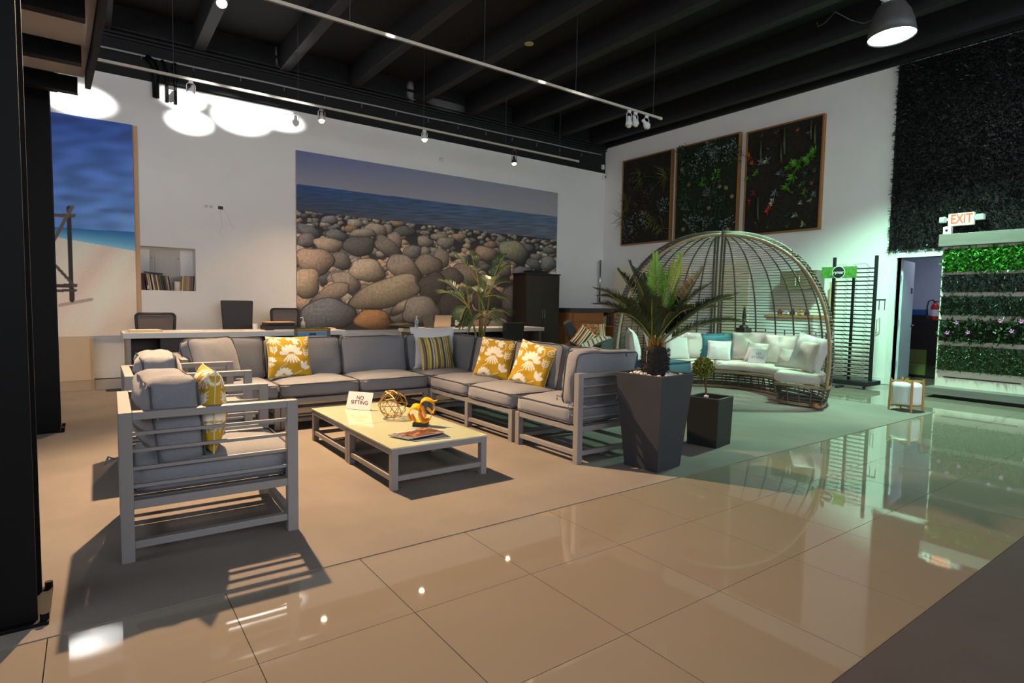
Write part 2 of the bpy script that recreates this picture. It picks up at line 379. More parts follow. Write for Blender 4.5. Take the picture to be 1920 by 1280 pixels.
cb = [(float(q[0]), float(q[1]), float(q[2])) for q in [onz(1672-18, 5, 5.3), onz(1650, 30, 5.28), onz(1620, 44, 5.26), onz(1596, 38, 5.27), onz(1566, 22, 5.28), onz(1548, 42, 5.27), onz(1534, 50, 5.28), onz(1532, 42, 5.3)]]
tag(MB().tube(cb, 0.007, 5).build('lamp_cord', M_PIPE, smooth=True), 'loose dark cord drooping from the ceiling to the high-bay lamp', 'cord')
light('high_bay_beam', 'SPOT', (hp[0], hp[1], hp[2]-0.03), 1950, (0.47, 1.0, 0.68), (hp[0]+0.1, hp[1]+0.0, 0), 0.2, R(115), 0.55)

# steel posts and the canopy they carry
def post(label, x0, x1, y0, y1, zt, plate):
    t = thing('steel_post', label, 'post', ((x0+x1)/2, (y0+y1)/2, 0))
    w, dd = (x1-x0)/2, (y1-y0)/2
    a = MB(); a.box(-w, w, -dd, -dd+0.02, 0.015, zt); a.box(-w, w, dd-0.02, dd, 0.015, zt); a.box(-0.012, 0.012, -dd+0.02, dd-0.02, 0.015, zt)
    a.build('h_section', M_STEEL, t)
    box('base_plate', -w-plate, w+plate, -dd-plate, dd+plate, 0.004, 0.018, M_STEEL, t, 0.002)
    for sx in (-1, 1):
        for sy in (-1, 1): MB().lathe([(0.014, 0.018), (0.014, 0.045)], 6, Matrix.Translation((sx*(w+plate*0.6), sy*(dd+plate*0.4), 0))).build('anchor_bolt', M_STEEL, t)
post('wide black steel post at the left edge, nearest the camera', -0.42, -0.035, 0.14, 0.42, 3.25, 0.035)
post('black steel post standing behind the nearer post', -0.33, -0.085, 4.1, 4.32, 3.25, 0.03)
t = thing('canopy', 'white ceiling panel on black rafters carried by the steel posts', 'canopy', (-1.5, 2.2, 3.0))
MB().box(1.08, 1.47, -6.5, 2.15, 0.16, 0.42).build('main_beam', M_STEEL, t)
M_CANOPY = mat('canopy_board', (168, 164, 166), 0.8)
edge = [(1.77, -6.5), (1.76, -1.0), (1.745, -0.3), (1.72, 0.4), (1.69, 1.0), (1.67, 1.42)]
MB().prism([(-2.5, -6.5)]+edge+[(-2.5, 1.42)], 0.13, 0.16).build('ceiling_board', M_CANOPY, t)
MB().prism([(x+0.005, y) for x, y in edge]+[(x+0.045, y) for x, y in edge[::-1]], 0.04, 0.24).build('fascia', M_STEEL, t)
for q in ((146, 174), (153, 119), (160, 35)):
    p = onz(*q, 3.0); box('rafter', -2.5, float(p[0])+1.5, float(p[1])-2.2, float(p[1])-2.2+0.09, 0.0, 0.13, M_STEEL, t)
for y in (0.9, 0.05, -0.9): box('rafter', -2.5, 1.68, y-2.2, y-2.2+0.09, 0.0, 0.13, M_STEEL, t)
# small fixtures
p = ony(1131, 333, YW); t = thing('security_camera', 'white dome security camera in the corner under the black band', 'camera', (p[0], YW, p[2]))
MB().lathe([(0.055, 0), (0.055, 0.03), (0.04, 0.06), (0.012, 0.085)], 16, Matrix.Rotation(PI/2, 4, 'X')).build('housing', M_PLAST, t, smooth=True)
MB().lathe([(0.02, 0.082), (0.02, 0.092)], 12, Matrix.Rotation(PI/2, 4, 'X')).build('lens', M_BLKPL, t)
p = ony(1129, 313, YW); tag(box('junction_box', p[0]-0.04, p[0]+0.04, YW-0.05, YW, p[2]-0.07, p[2]+0.05, M_PLAST, None, 0.006), 'small white box high in the corner above the dome camera', 'box')
p = ony(827, 300, YW); tag(MB().lathe([(0.05, 0), (0.05, 0.025), (0.03, 0.05)], 16, Matrix.Translation((p[0], YW, p[2])) @ Matrix.Rotation(PI/2, 4, 'X')).build('motion_sensor', M_PLAST, smooth=True), 'little white sensor on the wall above the pebble beach print', 'sensor')
p = ony(391, 387, YW); t = thing('wall_plate', 'white outlet plate on the bare wall', 'outlet', (p[0], YW, p[2]))
box('plate', -0.075, 0.075, -0.008, 0, -0.03, 0.03, M_PLAST, t, 0.002)
for x in (-0.035, 0.035): box('socket', x-0.02, x+0.02, -0.0095, -0.008, -0.018, 0.018, mat('socket_grey', (190, 186, 180), 0.5), t)
p = ony(413.5, 389.5, YW); t = thing('open_wall_box', 'black open wall box with loose thin wires', 'outlet', (p[0], YW, p[2]))
box('box_rim', -0.038, 0.038, -0.006, 0, -0.028, 0.028, M_BLKPL, t)
for pts in ([(412, 393), (415, 408), (417, 425), (410, 436), (418, 442)], [(420, 392), (428, 405), (433, 420), (440, 430)]):
    MB().tube([tuple(ony(a, b, YW-0.006)-np.array([p[0], YW, p[2]])) for a, b in pts], 0.0014, 4).build('loose_wire', mat('tan_wire', (170, 152, 138), 0.6), t)
q = [ony(1131, 488, YW-0.09), ony(1131, 566, YW-0.09)]
t = thing('steel_pull_bar', 'tall brushed steel bar on the wall in the back corner', 'bar', (q[0][0]-0.1, YW, q[1][2]))
hgt = float(q[0][2]-q[1][2])
MB().tube([(0, -0.09, 0), (0, -0.09, hgt)], 0.03, 12).build('bar', M_CHROME, t, smooth=True)
for z in (0.06, hgt-0.06): MB().tube([(0, 0, z), (0, -0.09, z)], 0.014, 8).build('standoff', M_CHROME, t)
p = onx(990, 82, 5.0)
tag(MB().lathe([(0.07, 0), (0.07, 0.012)], 20, Matrix.Translation(onz(992, 83, 5.29).tolist())).build('ceiling_disc', mat('tan_disc', (176, 150, 96), 0.6)), 'pale tan round cover on a black ceiling beam', 'cover')

# ------------------------------------------------------------------ prints on the back wall (flat printed fabric, painted point by point)
def paint_stones(px, py):
    n = px.size; rng = np.random.RandomState(11)
    hor = 345+(px-556)*0.1253; shore = 392+(px-556)*0.1135-14*np.exp(-((px-820)/140)**2)*0
    t = np.clip((px-556)/490, 0, 1)[:, None]
    top = np.array([72, 78, 114])*(1-t)+np.array([112, 112, 116])*t
    low = np.array([106, 103, 112])*(1-t)+np.array([126, 124, 124])*t
    v = np.clip((py-(282+(px-556)*0.163))/62, 0, 1)[:, None]
    C = top*(1-v)+low*v
    sd = np.clip((py-hor)/46, 0, 1)[:, None]
    sea = (np.array([22, 50, 92])*(1-t)+np.array([66, 82, 100])*t)*(1-sd)+(np.array([44, 50, 62])*(1-t)+np.array([78, 82, 90])*t)*sd
    nz = np.array([noise.noise(Vector((a*0.03, b*0.35, 0))) for a, b in zip(px, py)])
    sea = sea*(1+0.28*nz[:, None])
    C = np.where((py > hor)[:, None], sea, C)
    land = py > shore+2
    C = np.where(land[:, None], np.array([34, 32, 32]), C)
    fine = np.array([noise.noise(Vector((a*0.22, b*0.22, 5)))+0.6*noise.noise(Vector((a*0.6, b*0.6, 9))) for a, b in zip(px, py)])
    st = []
    pal = [(158, 140, 120), (120, 114, 110), (98, 96, 96), (146, 122, 104), (170, 155, 136), (135, 126, 116), (84, 82, 82), (150, 130, 108)]
    for k in range(620):
        x = rng.uniform(545, 1055); s = rng.uniform(0, 1)**1.5; y = 392+(x-556)*0.1135+3+s*175
        pers = (0.10+0.9*s)*(1.1-0.45*(x-556)/490)
        st.append((x, y, 3.0+21*pers*rng.uniform(.65, 1.2), 2.0+13*pers*rng.uniform(.65, 1.15), rng.uniform(-20, 35), pal[rng.randint(8)], -1))
    big = [(673, 461, 30, 19, 0, (88, 83, 80)), (728, 464, 31, 15, 38, (100, 93, 88)), (616, 459, 28, 14, 8, (156, 140, 122)), (688, 507, 34, 22, 8, (152, 140, 125)),
           (591, 489, 36, 25, 10, (152, 132, 115)), (573, 530, 27, 29, 0, (160, 142, 120)), (638, 489, 22, 16, 20, (100, 95, 92)), (758, 503, 37, 21, 35, (116, 108, 100)),
           (724, 549, 70, 27, -17, (128, 119, 106)), (613, 590, 54, 30, -5, (96, 98, 102)), (700, 600, 35, 20, 5, (134, 102, 70)), (650, 530, 31, 17, 35, (126, 116, 106)),
           (789, 582, 35, 27, 0, (108, 107, 106)), (618, 552, 42, 15, -28, (124, 112, 100)), (758, 573, 33, 9, -32, (130, 122, 112)), (802, 497, 27, 20, 0, (112, 103, 94)),
           (812, 540, 27, 30, 0, (56, 54, 52)), (741, 450, 12, 17, -25, (130, 117, 104)), (774, 472, 17, 13, 0, (104, 99, 96)), (797, 471, 10, 9, 0, (132, 121, 110)),
           (575, 450, 18, 13, 0, (112, 104, 102)), (580, 434, 25, 11, 30, (98, 98, 99)), (706, 431, 22, 12, 20, (150, 134, 117)), (725, 430, 12, 10, 0, (140, 128, 116)),
           (758, 434, 22, 10, 0, (90, 85, 82)), (665, 419, 15, 9, 0, (160, 148, 132)), (658, 429, 13, 7, 0, (150, 117, 78)), (618, 412, 16, 8, 0, (122, 118, 114)),
           (681, 437, 25, 8, 0, (150, 136, 116)), (632, 441, 23, 10, 15, (106, 103, 101)), (747, 416, 16, 8, 0, (170, 138, 100)), (769, 414, 10, 5, 0, (178, 162, 140)),
           (728, 500, 16, 5, -45, (142, 131, 105)), (964, 472, 30, 19, 30, (132, 124, 100)), (912, 475, 22, 13, 20, (132, 114, 100)), (828, 484, 14, 20, -10, (122, 111, 100)),
           (846, 520, 22, 18, 0, (70, 66, 62)), (879, 517, 34, 16, 30, (100, 92, 86)), (945, 504, 14, 15, 0, (112, 104, 90)), (981, 511, 19, 12, 10, (112, 108, 105)),
           (1002, 496, 17, 9, 35, (98, 95, 93)), (1028, 494, 15, 14, 0, (120, 118, 114)), (1005, 482, 11, 7, 0, (116, 110, 105)), (969, 568, 27, 38, -20, (84, 80, 78)),
           (836, 455, 17, 11, 0, (132, 121, 110)), (797, 453, 16, 10, 20, (138, 124, 111)), (824, 444, 17, 7, 0, (142, 126, 110)), (861, 444, 14, 7, 0, (148, 124, 105)),
           (991, 465, 11, 8, 0, (94, 91, 88)), (920, 459, 13, 7, 0, (132, 110, 94)), (940, 448, 10, 6, 0, (118, 112, 106)), (935, 433, 8, 6, 0, (74, 73, 73)), (850, 575, 30, 30, 0, (46, 45, 45)),
           (915, 560, 30, 24, 10, (60, 57, 55)), (1030, 470, 14, 6, 10, (104, 100, 96)), (870, 548, 18, 10, -30, (70, 66, 64))]
    order = {0: 9, 1: 10}
    hand = [b+(2.0*i/len(big),) for i, b in enumerate(big)]
    prio = {8: 1.5, 9: 3, 10: 3, 12: 2, 3: 1.2, 7: 1.0}
    hand = [h[:6]+(h[1]+h[3],) for h in hand]
    st = [s[:6]+(s[1]+s[3]-8-(60 if s[1]-(392+(s[0]-556)*0.1135) > 42 else 0),) for s in st]
    for (x, y, a, b, ang, col, key) in sorted(st+hand, key=lambda s: s[6]):
        sel = np.nonzero((abs(px-x) < a*1.15+2) & (abs(py-y) < max(a, b)*1.15+2) & land)[0]
        if not len(sel): continue
        dx, dy = px[sel]-x, py[sel]-y; c, s = math.cos(R(ang)), math.sin(R(ang))
        u = (dx*c+dy*s)/a; w = (-dx*s+dy*c)/b
        wob = 0.07*np.sin(3*np.arctan2(w, u)+x)+0.04*np.sin(5*np.arctan2(w, u)+y)
        rr = (np.abs(u)**2.3+np.abs(w)**2.3)**(1/2.3)+wob
        ins = rr < 1
        k = sel[ins]; q = rr[ins]; nzv = np.sqrt(np.clip(1-q*q, 0, 1))
        lx, ly = -0.35, -0.62
        sh = 0.50+0.62*np.clip(nzv*0.55+(dx[ins]/max(a, b))*lx+(dy[ins]/max(b, 4))*ly*0.8, -0.35, 0.75)
        sh = sh*(1+0.13*fine[k])*np.where(q > 0.93, 0.62, 1.0)
        C[k] = np.array(col)[None]*np.clip(sh, 0.1, 1.2)[:, None]*0.98
    return C
def paint_beach(px, py):
    hor = 427+(px-133)*0.07; sh = 446+(px-113)*0.175
    v = np.clip((py-210)/218, 0, 1)[:, None]
    C = np.array([40, 72, 150])*(1-v)+np.array([92, 136, 198])*v
    cl = np.array([noise.noise(Vector((a*0.018, b*0.06, 3))) for a, b in zip(px, py)])
    C = C*(1-0.14*np.clip(cl*2, 0, 1)[:, None])+np.array([120, 140, 185])*0.12*np.clip(-cl*1.5, 0, 1)[:, None]
    for x, y, a, b in ((190, 357, 45, 8), (125, 371, 22, 7), (200, 394, 26, 5), (240, 396, 20, 5)):
        g = np.exp(-((px-x)/a)**2*1.6-((py-y)/b)**2*1.6)[:, None]; C = C*(1-0.45*g)+np.array([50, 66, 112])*0.45*g
    s = np.clip((py-hor)/(sh-hor), 0, 1)[:, None]
    C = np.where((py > hor)[:, None], np.array([28, 92, 152])*(1-s)+np.array([120, 178, 200])*s, C)
    fn = np.array([noise.noise(Vector((a*0.02+b*0.012, b*0.008, 1)))+0.3*noise.noise(Vector((a*.3, b*.3, 2))) for a, b in zip(px, py)])
    C = np.where((py > sh)[:, None], np.array([206, 190, 176])*(1+0.10*fn[:, None]), C)
    def seg(x0, y0, x1, y1, w, col):
        L2 = (x1-x0)**2+(y1-y0)**2; tt = np.clip(((px-x0)*(x1-x0)+(py-y0)*(y1-y0))/L2, 0, 1)
        dd = np.hypot(px-x0-tt*(x1-x0), py-y0-tt*(y1-y0)); C[dd < w] = col
    seg(112, 572, 172, 561, 3, (160, 140, 128)); seg(129, 390, 135, 562, 4.5, (34, 30, 30)); seg(90, 403, 139, 404, 3.2, (80, 62, 56))
    seg(135, 388, 100, 452, 3.6, (88, 76, 72)); seg(90, 536, 142, 535, 3.4, (46, 38, 36)); seg(95, 488, 140, 536, 2.8, (62, 52, 48)); seg(100, 545, 142, 544, 2.6, (58, 48, 44))
    return C
def printed_panel(name, label, x0, x1, z0, z1, nx, nz, fn, depth=0.045, gain=2.1):
    t = thing(name, label, 'wall print', ((x0+x1)/2, YW-depth, z0))
    X, Z = np.meshgrid(np.linspace(x0, x1, nx), np.linspace(z0, z1, nz)); X = X.ravel(); Z = Z.ravel()
    px, py = project(np.stack([X, np.full_like(X, YW-depth), Z], 1))
    C = np.clip(fn(px, py), 0, 255)/255.0; C = np.clip(gain*np.where(C <= 0.04045, C/12.92, ((C+0.055)/1.055)**2.4), 0, 0.9)
    V = np.stack([X-(x0+x1)/2, 0.004*np.sin(X*9)*0.3, Z-z0], 1)
    i = np.arange(nx*nz).reshape(nz, nx); F = np.stack([i[:-1, :-1], i[:-1, 1:], i[1:, 1:], i[1:, :-1]], -1).reshape(-1, 4)
    np_mesh('printed_fabric', V, F, mat_attr('printed_fabric', 0.6), t, cols=C)
    h = (x1-x0)/2
    a = MB(); a.box(-h, h, 0.006, depth-0.002, 0, z1-z0); a.build('stretcher_frame', mat('canvas_edge', (196, 176, 158), 0.8), t)
    return t
a = ony(555, 282, YW-0.045); b = ony(1046, 361, YW-0.045)
printed_panel('beach_print', 'large wall print of a pebble beach with big grey stones and sea', float(a[0]), float(b[0]), 0.70, float(a[2]+b[2])/2, 620, 330, paint_stones)
a = ony(247.5, 234, YW-0.045)
printed_panel('beach_print', 'tall wall print of a blue sky, sea and white sand at left', -1.6, float(a[0]), 0.66, float(a[2]), 260, 330, paint_beach, gain=1.55)
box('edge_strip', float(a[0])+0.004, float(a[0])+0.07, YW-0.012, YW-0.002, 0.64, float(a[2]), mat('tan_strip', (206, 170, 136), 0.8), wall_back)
t = thing('back_panel', 'plain cream board leaning against the wall below the sandy beach print', 'panel', (0.0, YW-0.12, 0))
box('board', -1.4, 0.16, -0.08, 0.02, 0.0, 0.66, mat('cream_board', (214, 190, 158), 0.7), t, 0.004)
box('board_edge', 0.16, 0.20, -0.06, 0.02, 0.0, 0.64, mat('cream_board_edge', (196, 170, 138), 0.7), t)

# ------------------------------------------------------------------ niche contents
t = thing('electrical_panel', 'white metal breaker panel at the back of the wall niche', 'panel', (1.21, YW+0.3, nz0+0.12))
M_PANEL = mat('panel_grey_white', (186, 178, 170), 0.5)
box('cover', -0.22, 0.22, -0.012, 0, 0, 0.56, M_PANEL, t); box('panel_door', -0.155, 0.155, -0.022, -0.012, 0.06, 0.5, M_PANEL, t, 0.004)
for x in (-0.19, 0.19): MB().lathe([(0.008, 0), (0.008, 0.006)], 8, Matrix.Translation((x, -0.012, 0.42)) @ Matrix.Rotation(PI/2, 4, 'X')).build('screw', M_STEEL, t)
bc = [(60, 50, 46), (92, 80, 70), (52, 18, 40), (58, 22, 44), (208, 150, 110), (186, 180, 156), (30, 32, 34), (226, 206, 160), (120, 92, 70), (84, 78, 72), (222, 208, 180), (96, 78, 52), (104, 90, 52), (40, 52, 48), (34, 40, 52), (140, 110, 84), (176, 160, 140), (24, 24, 26)]
x = nx0+0.012
def book(x, w, h, dpt, lean, col, label, group):
    t = thing('book', label, 'book', (x, YW+0.02, nz0+0.001), 0, group)
    Mx = Matrix.Rotation(lean, 4, 'Y')
    mb = MB(); mb.box(0, 0.002, 0, dpt, 0, h, Mx); mb.box(w-0.002, w, 0, dpt, 0, h, Mx); mb.box(0, w, 0, 0.003, 0, h, Mx)
    mb.build('cover', mat('book_%d_%d_%d' % col, col, 0.6), t)
    MB().box(0.002, w-0.002, 0.003, dpt-0.004, 0.004, h-0.004, Mx).build('pages', M_PAPER, t)
    return t
names = {(60, 50, 46): 'dark brown', (92, 80, 70): 'grey brown', (52, 18, 40): 'plum', (58, 22, 44): 'plum with a white spine label', (208, 150, 110): 'salmon', (186, 180, 156): 'pale sage', (30, 32, 34): 'black green',
         (226, 206, 160): 'cream', (120, 92, 70): 'chestnut', (84, 78, 72): 'slate', (222, 208, 180): 'ivory', (96, 78, 52): 'olive brown', (104, 90, 52): 'moss', (40, 52, 48): 'dark green', (34, 40, 52): 'navy', (140, 110, 84): 'tan', (176, 160, 140): 'beige', (24, 24, 26): 'black'}
for k, c in enumerate(bc):
    w = [0.02, 0.022, 0.03, 0.026, 0.02, 0.02, 0.02, 0.02, 0.018, 0.018, 0.018, 0.022, 0.02, 0.03, 0.024, 0.02, 0.02, 0.018][k]; h = 0.27-0.002*k
    b = book(x, w, h, 0.2, -R(3 if k < 3 else 8), c, 'upright %s catalogue in the left row of the wall niche' % names[c], 'catalogues in the wall niche')
    if k == 3: box('spine_label', 0.002, 0.024, -0.001, 0.0, 0.02, 0.075, M_PAPER, b)
    x += w/math.cos(R(8))+0.0015+(0.02 if k == 2 else 0)
for k, c in enumerate([(230, 200, 120), (150, 130, 116), (152, 134, 120), (196, 160, 120), (128, 104, 84), (120, 100, 82), (28, 28, 30), (210, 206, 214)]):
    nm = ['yellow', 'mauve grey', 'dusty grey', 'light tan', 'mid brown', 'umber', 'jet black', 'silver white'][k]
    w = [0.022, 0.03, 0.03, 0.02, 0.03, 0.025, 0.02, 0.016][k]
    book(1.408+[0, .024, .055, .086, .107, .138, .164, .185][k], w, 0.25, 0.2, R(4.0), c, 'upright %s catalogue in the right row of the wall niche' % nm, 'catalogues in the wall niche')
tag(MB().lathe([(0.05, 0), (0.05, 0.15), (0.046, 0.152)], 20, Matrix.Translation((1.36, YW+0.1, nz0+0.001))).build('paper_roll', mat('white_roll', (226, 216, 206), 0.6), smooth=True), 'short white cylinder between the two rows of catalogues', 'roll')
tag(MB().box(-0.13, 0.13, 0, 0.16, 0, 0.018, Matrix.Translation((1.02, YW+0.03, nz0+0.272)) @ Matrix.Rotation(R(5), 4, 'Y')).build('folder', M_BLKPL), 'black folder lying on top of the catalogues in the niche', 'folder')
# ================================================================== SEATING
def loc_rot(o, loc, rz=0.0): o.location = [float(v) for v in loc]; o.rotation_euler = (0, 0, rz); return o
def lounge_frame(t, w, dpt, arms=(True, True), back=True, mid=False):
    """local: x 0 (back) .. dpt (front), y 0 .. w; arms at y=0 and y=w"""
    L, H, S = 0.055, 0.725, 0.30
    for y, a in ((0, arms[0]), (w-L, arms[1])):
        for x in (0, dpt-L):
            tall = H if (a or (back and x == 0)) else S
            box('leg', x, x+L, y, y+L, 0.004, tall, M_FRAME, t, 0.003)
        box('seat_rail', L, dpt-L, y+0.004, y+L-0.004, S-0.042, S, M_FRAME, t, 0.002)
        box('stretcher', L, dpt-L, y+0.008, y+L-0.008, 0.066, 0.102, M_FRAME, t, 0.002)
        if a:
            box('arm_rail', L, dpt-L, y, y+L, H-0.038, H, M_FRAME, t, 0.003)
            for z in (0.365, 0.451, 0.537, 0.618): box('slat', L, dpt-L, y+0.02, y+0.036, z-0.008, z+0.008, M_FRAME, t)
    for x in (0, dpt-L):
        box('seat_rail', x+0.004, x+L-0.004, L, w-L, S-0.042, S, M_FRAME, t, 0.002)
        box('stretcher', x+0.008, x+L-0.008, L, w-L, 0.066, 0.102, M_FRAME, t, 0.002)
    if mid:
        for x in (0, dpt-L): box('leg', x, x+L, w/2-L/2, w/2+L/2, 0.004, S-0.042, M_FRAME, t, 0.003)
    if back:
        box('back_rail', 0, L, L, w-L, H-0.038, H, M_FRAME, t, 0.003)
        for z in (0.365, 0.451, 0.537, 0.618): box('slat', 0.02, 0.036, L, w-L, z-0.008, z+0.008, M_FRAME, t)
    for k in range(5):
        y = L+(w-2*L)*(k+0.5)/5; box('seat_slat', L, dpt-L, y-0.02, y+0.02, S-0.03, S-0.012, M_FRAME, t)
def rounded(w, dpt, h, r, crown=(0.01, 0.01, 0.02), seed=0, n=8, wr=0.006):
    bm = bmesh.new(); bmesh.ops.create_cube(bm, size=2); bmesh.ops.subdivide_edges(bm, edges=bm.edges[:], cuts=n, use_grid_fill=True)
    half = Vector((w/2, dpt/2, h/2)); inn = Vector([max(c-r, 0.001) for c in half])
    for v in bm.verts:
        q = v.co.copy(); c = Vector([q[i]*half[i] for i in range(3)])
        i_ = Vector([max(-inn[k], min(inn[k], c[k])) for k in range(3)]); d_ = c-i_
        # spread by axis so that edges are round
        if d_.length > 1e-7:
            m = max(abs(d_[k])/max(half[k]-inn[k], 1e-6) for k in range(3)); p = i_+d_.normalized()*min(r, min(half))*m
        else: p = c
        p.x += q.x*crown[0]*(1-q.y**2)*(1-q.z**2); p.y += q.y*crown[1]*(1-q.x**2)*(1-q.z**2); p.z += q.z*crown[2]*(1-q.x**2)*(1-q.y**2)
        nn = noise.noise_vector(p*5+Vector((seed*3.1, seed, 0)))*wr*1.6+noise.noise_vector(p*13+Vector((seed, 0, 4)))*wr*0.7
        v.co = p+nn
    me = bpy.data.meshes.new('cushion'); bm.to_mesh(me); bm.free()
    for p in me.polygons: p.use_smooth = True
    return me
def piping_loop(w, dpt, z, r, pr=0.006, seed=0):
    pts = []; n = 7
    for cx, cy, a0 in ((w/2-r, dpt/2-r, 0), (-w/2+r, dpt/2-r, PI/2), (-w/2+r, -dpt/2+r, PI), (w/2-r, -dpt/2+r, 1.5*PI)):
        pts += [Vector((cx+r*math.cos(a0+PI/2*k/n), cy+r*math.sin(a0+PI/2*k/n), z)) for k in range(n+1)]
    out = []
    for i, p in enumerate(pts):
        q = pts[(i+1) % len(pts)]; m = max(1, int((q-p).length/0.06))
        out += [p.lerp(q, k/m) for k in range(m)]
    return [p+noise.noise_vector(p*5+Vector((seed*3.1, seed, 0)))*0.006 for p in out]
def cushion(name, parent, w, dpt, h, M, m=None, seed=0, r=0.05, crown=(0.008, 0.008, 0.025), pipes=True, wr=0.005):
    """box cushion, local origin at its centre; piping seams lie on the two large faces' edges (z axis = thickness)"""
    me = rounded(w, dpt, h, r, crown, seed, wr=wr); me.materials.append(m or M_GREY)
    o = link(bpy.data.objects.new(name, me), parent); o.matrix_local = M
    if pipes:
        a = MB()
        for z in (h/2-r*0.32, -h/2+r*0.32): a.tube(piping_loop(w-0.006, dpt-0.006, z, r, seed=seed), 0.0055, 5, True)
        pp = a.build('piping', M_PIPE, o, smooth=True); pp['kind'] = 'stuff'
    return o
def TR(x, y, z): return Matrix.Translation((x, y, z))
def upright(x, y, z, rz, lean): # a box cushion stood on edge: local z (thickness) -> facing direction +x rotated by rz
    return TR(x, y, z) @ Matrix.Rotation(rz, 4, 'Z') @ Matrix.Rotation(PI/2-lean, 4, 'Y') @ Matrix.Rotation(PI/2, 4, 'Z')
def seat_and_back(t, w, dpt, n=1, seed=0, arms=(True, True), back=True, lean=R(12), bz=0.655, bh=0.44):
    a0 = 0.06 if arms[0] else 0.0; a1 = 0.06 if arms[1] else 0.0; sw = (w-a0-a1)/n
    for k in range(n):
        yc = a0+sw*(k+0.5)
        cushion('seat_cushion', t, dpt-0.05, sw-0.008, 0.152, TR(dpt/2+0.028, yc, 0.378), seed=seed+k)
        if back: cushion('back_cushion', t, sw-0.02, bh, 0.17, upright(0.17, yc, bz, 0, lean), seed=seed+k+10, crown=(0.01, 0.012, 0.03), wr=0.009)
CW = 0.81
# two armchairs
tA = thing('lounge_armchair', 'taupe metal armchair nearest the camera with a yellow floral pillow', 'armchair', (0.25, 0.55, 0), R(-1.5), 'matching lounge armchairs')
lounge_frame(tA, 0.78, CW); seat_and_back(tA, 0.78, CW, 1, 1, back=False)
cushion('back_cushion', tA, 0.66, 0.40, 0.23, upright(0.235, 0.42, 0.64, R(3), R(5)), seed=31, crown=(0.015, 0.03, 0.05), wr=0.018, r=0.035)
tB = thing('lounge_armchair', 'taupe metal armchair second from the camera, next to the long sofa', 'armchair', (0.34, 2.05, 0), R(-0.5), 'matching lounge armchairs')
lounge_frame(tB, 0.80, CW); seat_and_back(tB, 0.80, CW, 1, 3, back=False)
cushion('back_cushion', tB, 0.66, 0.40, 0.23, upright(0.225, 0.40, 0.64, R(0), R(5)), seed=33, crown=(0.015, 0.03, 0.05), wr=0.018, r=0.035)
def ties(t, x, y, z, s=1, n='cushion_tie'):
    MB().tube([(x, y, z), (x-0.02, y-0.03*s, z+0.02), (x-0.035, y-0.01*s, z-0.02), (x-0.01, y, z-0.005), (x+0.02, y-0.035*s, z+0.012), (x+0.03, y-0.02*s, z-0.03)], 0.006, 5).build(n, M_GREY, t, smooth=True)
ties(tA, 0.13, 0.055, 0.70); ties(tA, -0.02, 0.06, 0.50)
# sectional sofa
G = 'sections of the L-shaped grey sofa'
s1 = thing('sofa_section', 'left end section with arm of the long grey sofa', 'sofa', (0.80, 3.94, 0), -PI/2, G)
lounge_frame(s1, 0.83, CW, (True, False)); seat_and_back(s1, 0.83, CW, 1, 41, (True, False), bz=0.645)
s2 = thing('sofa_section', 'middle two-seat section of the grey sofa facing the coffee tables', 'sofa', (1.635, 3.94, 0), -PI/2, G)
lounge_frame(s2, 1.60, CW, (False, False), mid=False); seat_and_back(s2, 1.60, CW, 2, 44, (False, False), bz=0.635)
s3 = thing('sofa_section', 'corner section of the grey sofa holding the white and striped pillows', 'sofa', (3.24, 3.94, 0), -PI/2, G)
lounge_frame(s3, CW, CW, (False, True)); seat_and_back(s3, CW, CW, 1, 48, (False, True), bz=0.645)
cushion('side_cushion', s3, 0.66, 0.44, 0.17, upright(0.44, 0.66, 0.645, -PI/2, R(12)), seed=52, wr=0.009)
s4 = thing('sofa_section', 'two-seat section of the grey sofa with two yellow floral pillows', 'sofa', (4.05, 3.125, 0), PI, G)
lounge_frame(s4, 1.585, CW, (False, False), mid=True); seat_and_back(s4, 1.585, CW, 2, 54, (False, False), bz=0.645)
s5 = thing('sofa_section', 'right end section with slatted arm of the grey sofa beside the tall planter', 'sofa', (4.05, 1.49, 0), PI, G)
lounge_frame(s5, 0.83, CW, (False, True)); seat_and_back(s5, 0.83, CW, 1, 58, (False, True), bz=0.645)
cushion('arm_cushion', s5, 0.72, 0.44, 0.16, upright(0.40, 0.66, 0.66, -PI/2, R(6)), seed=63, crown=(0.01, 0.015, 0.03), wr=0.012)
ties(s5, 0.70, 0.50, 0.49, 1); ties(s5, 0.80, 0.76, 0.46, 1); ties(s5, 0.80, 0.765, 0.38, 1)

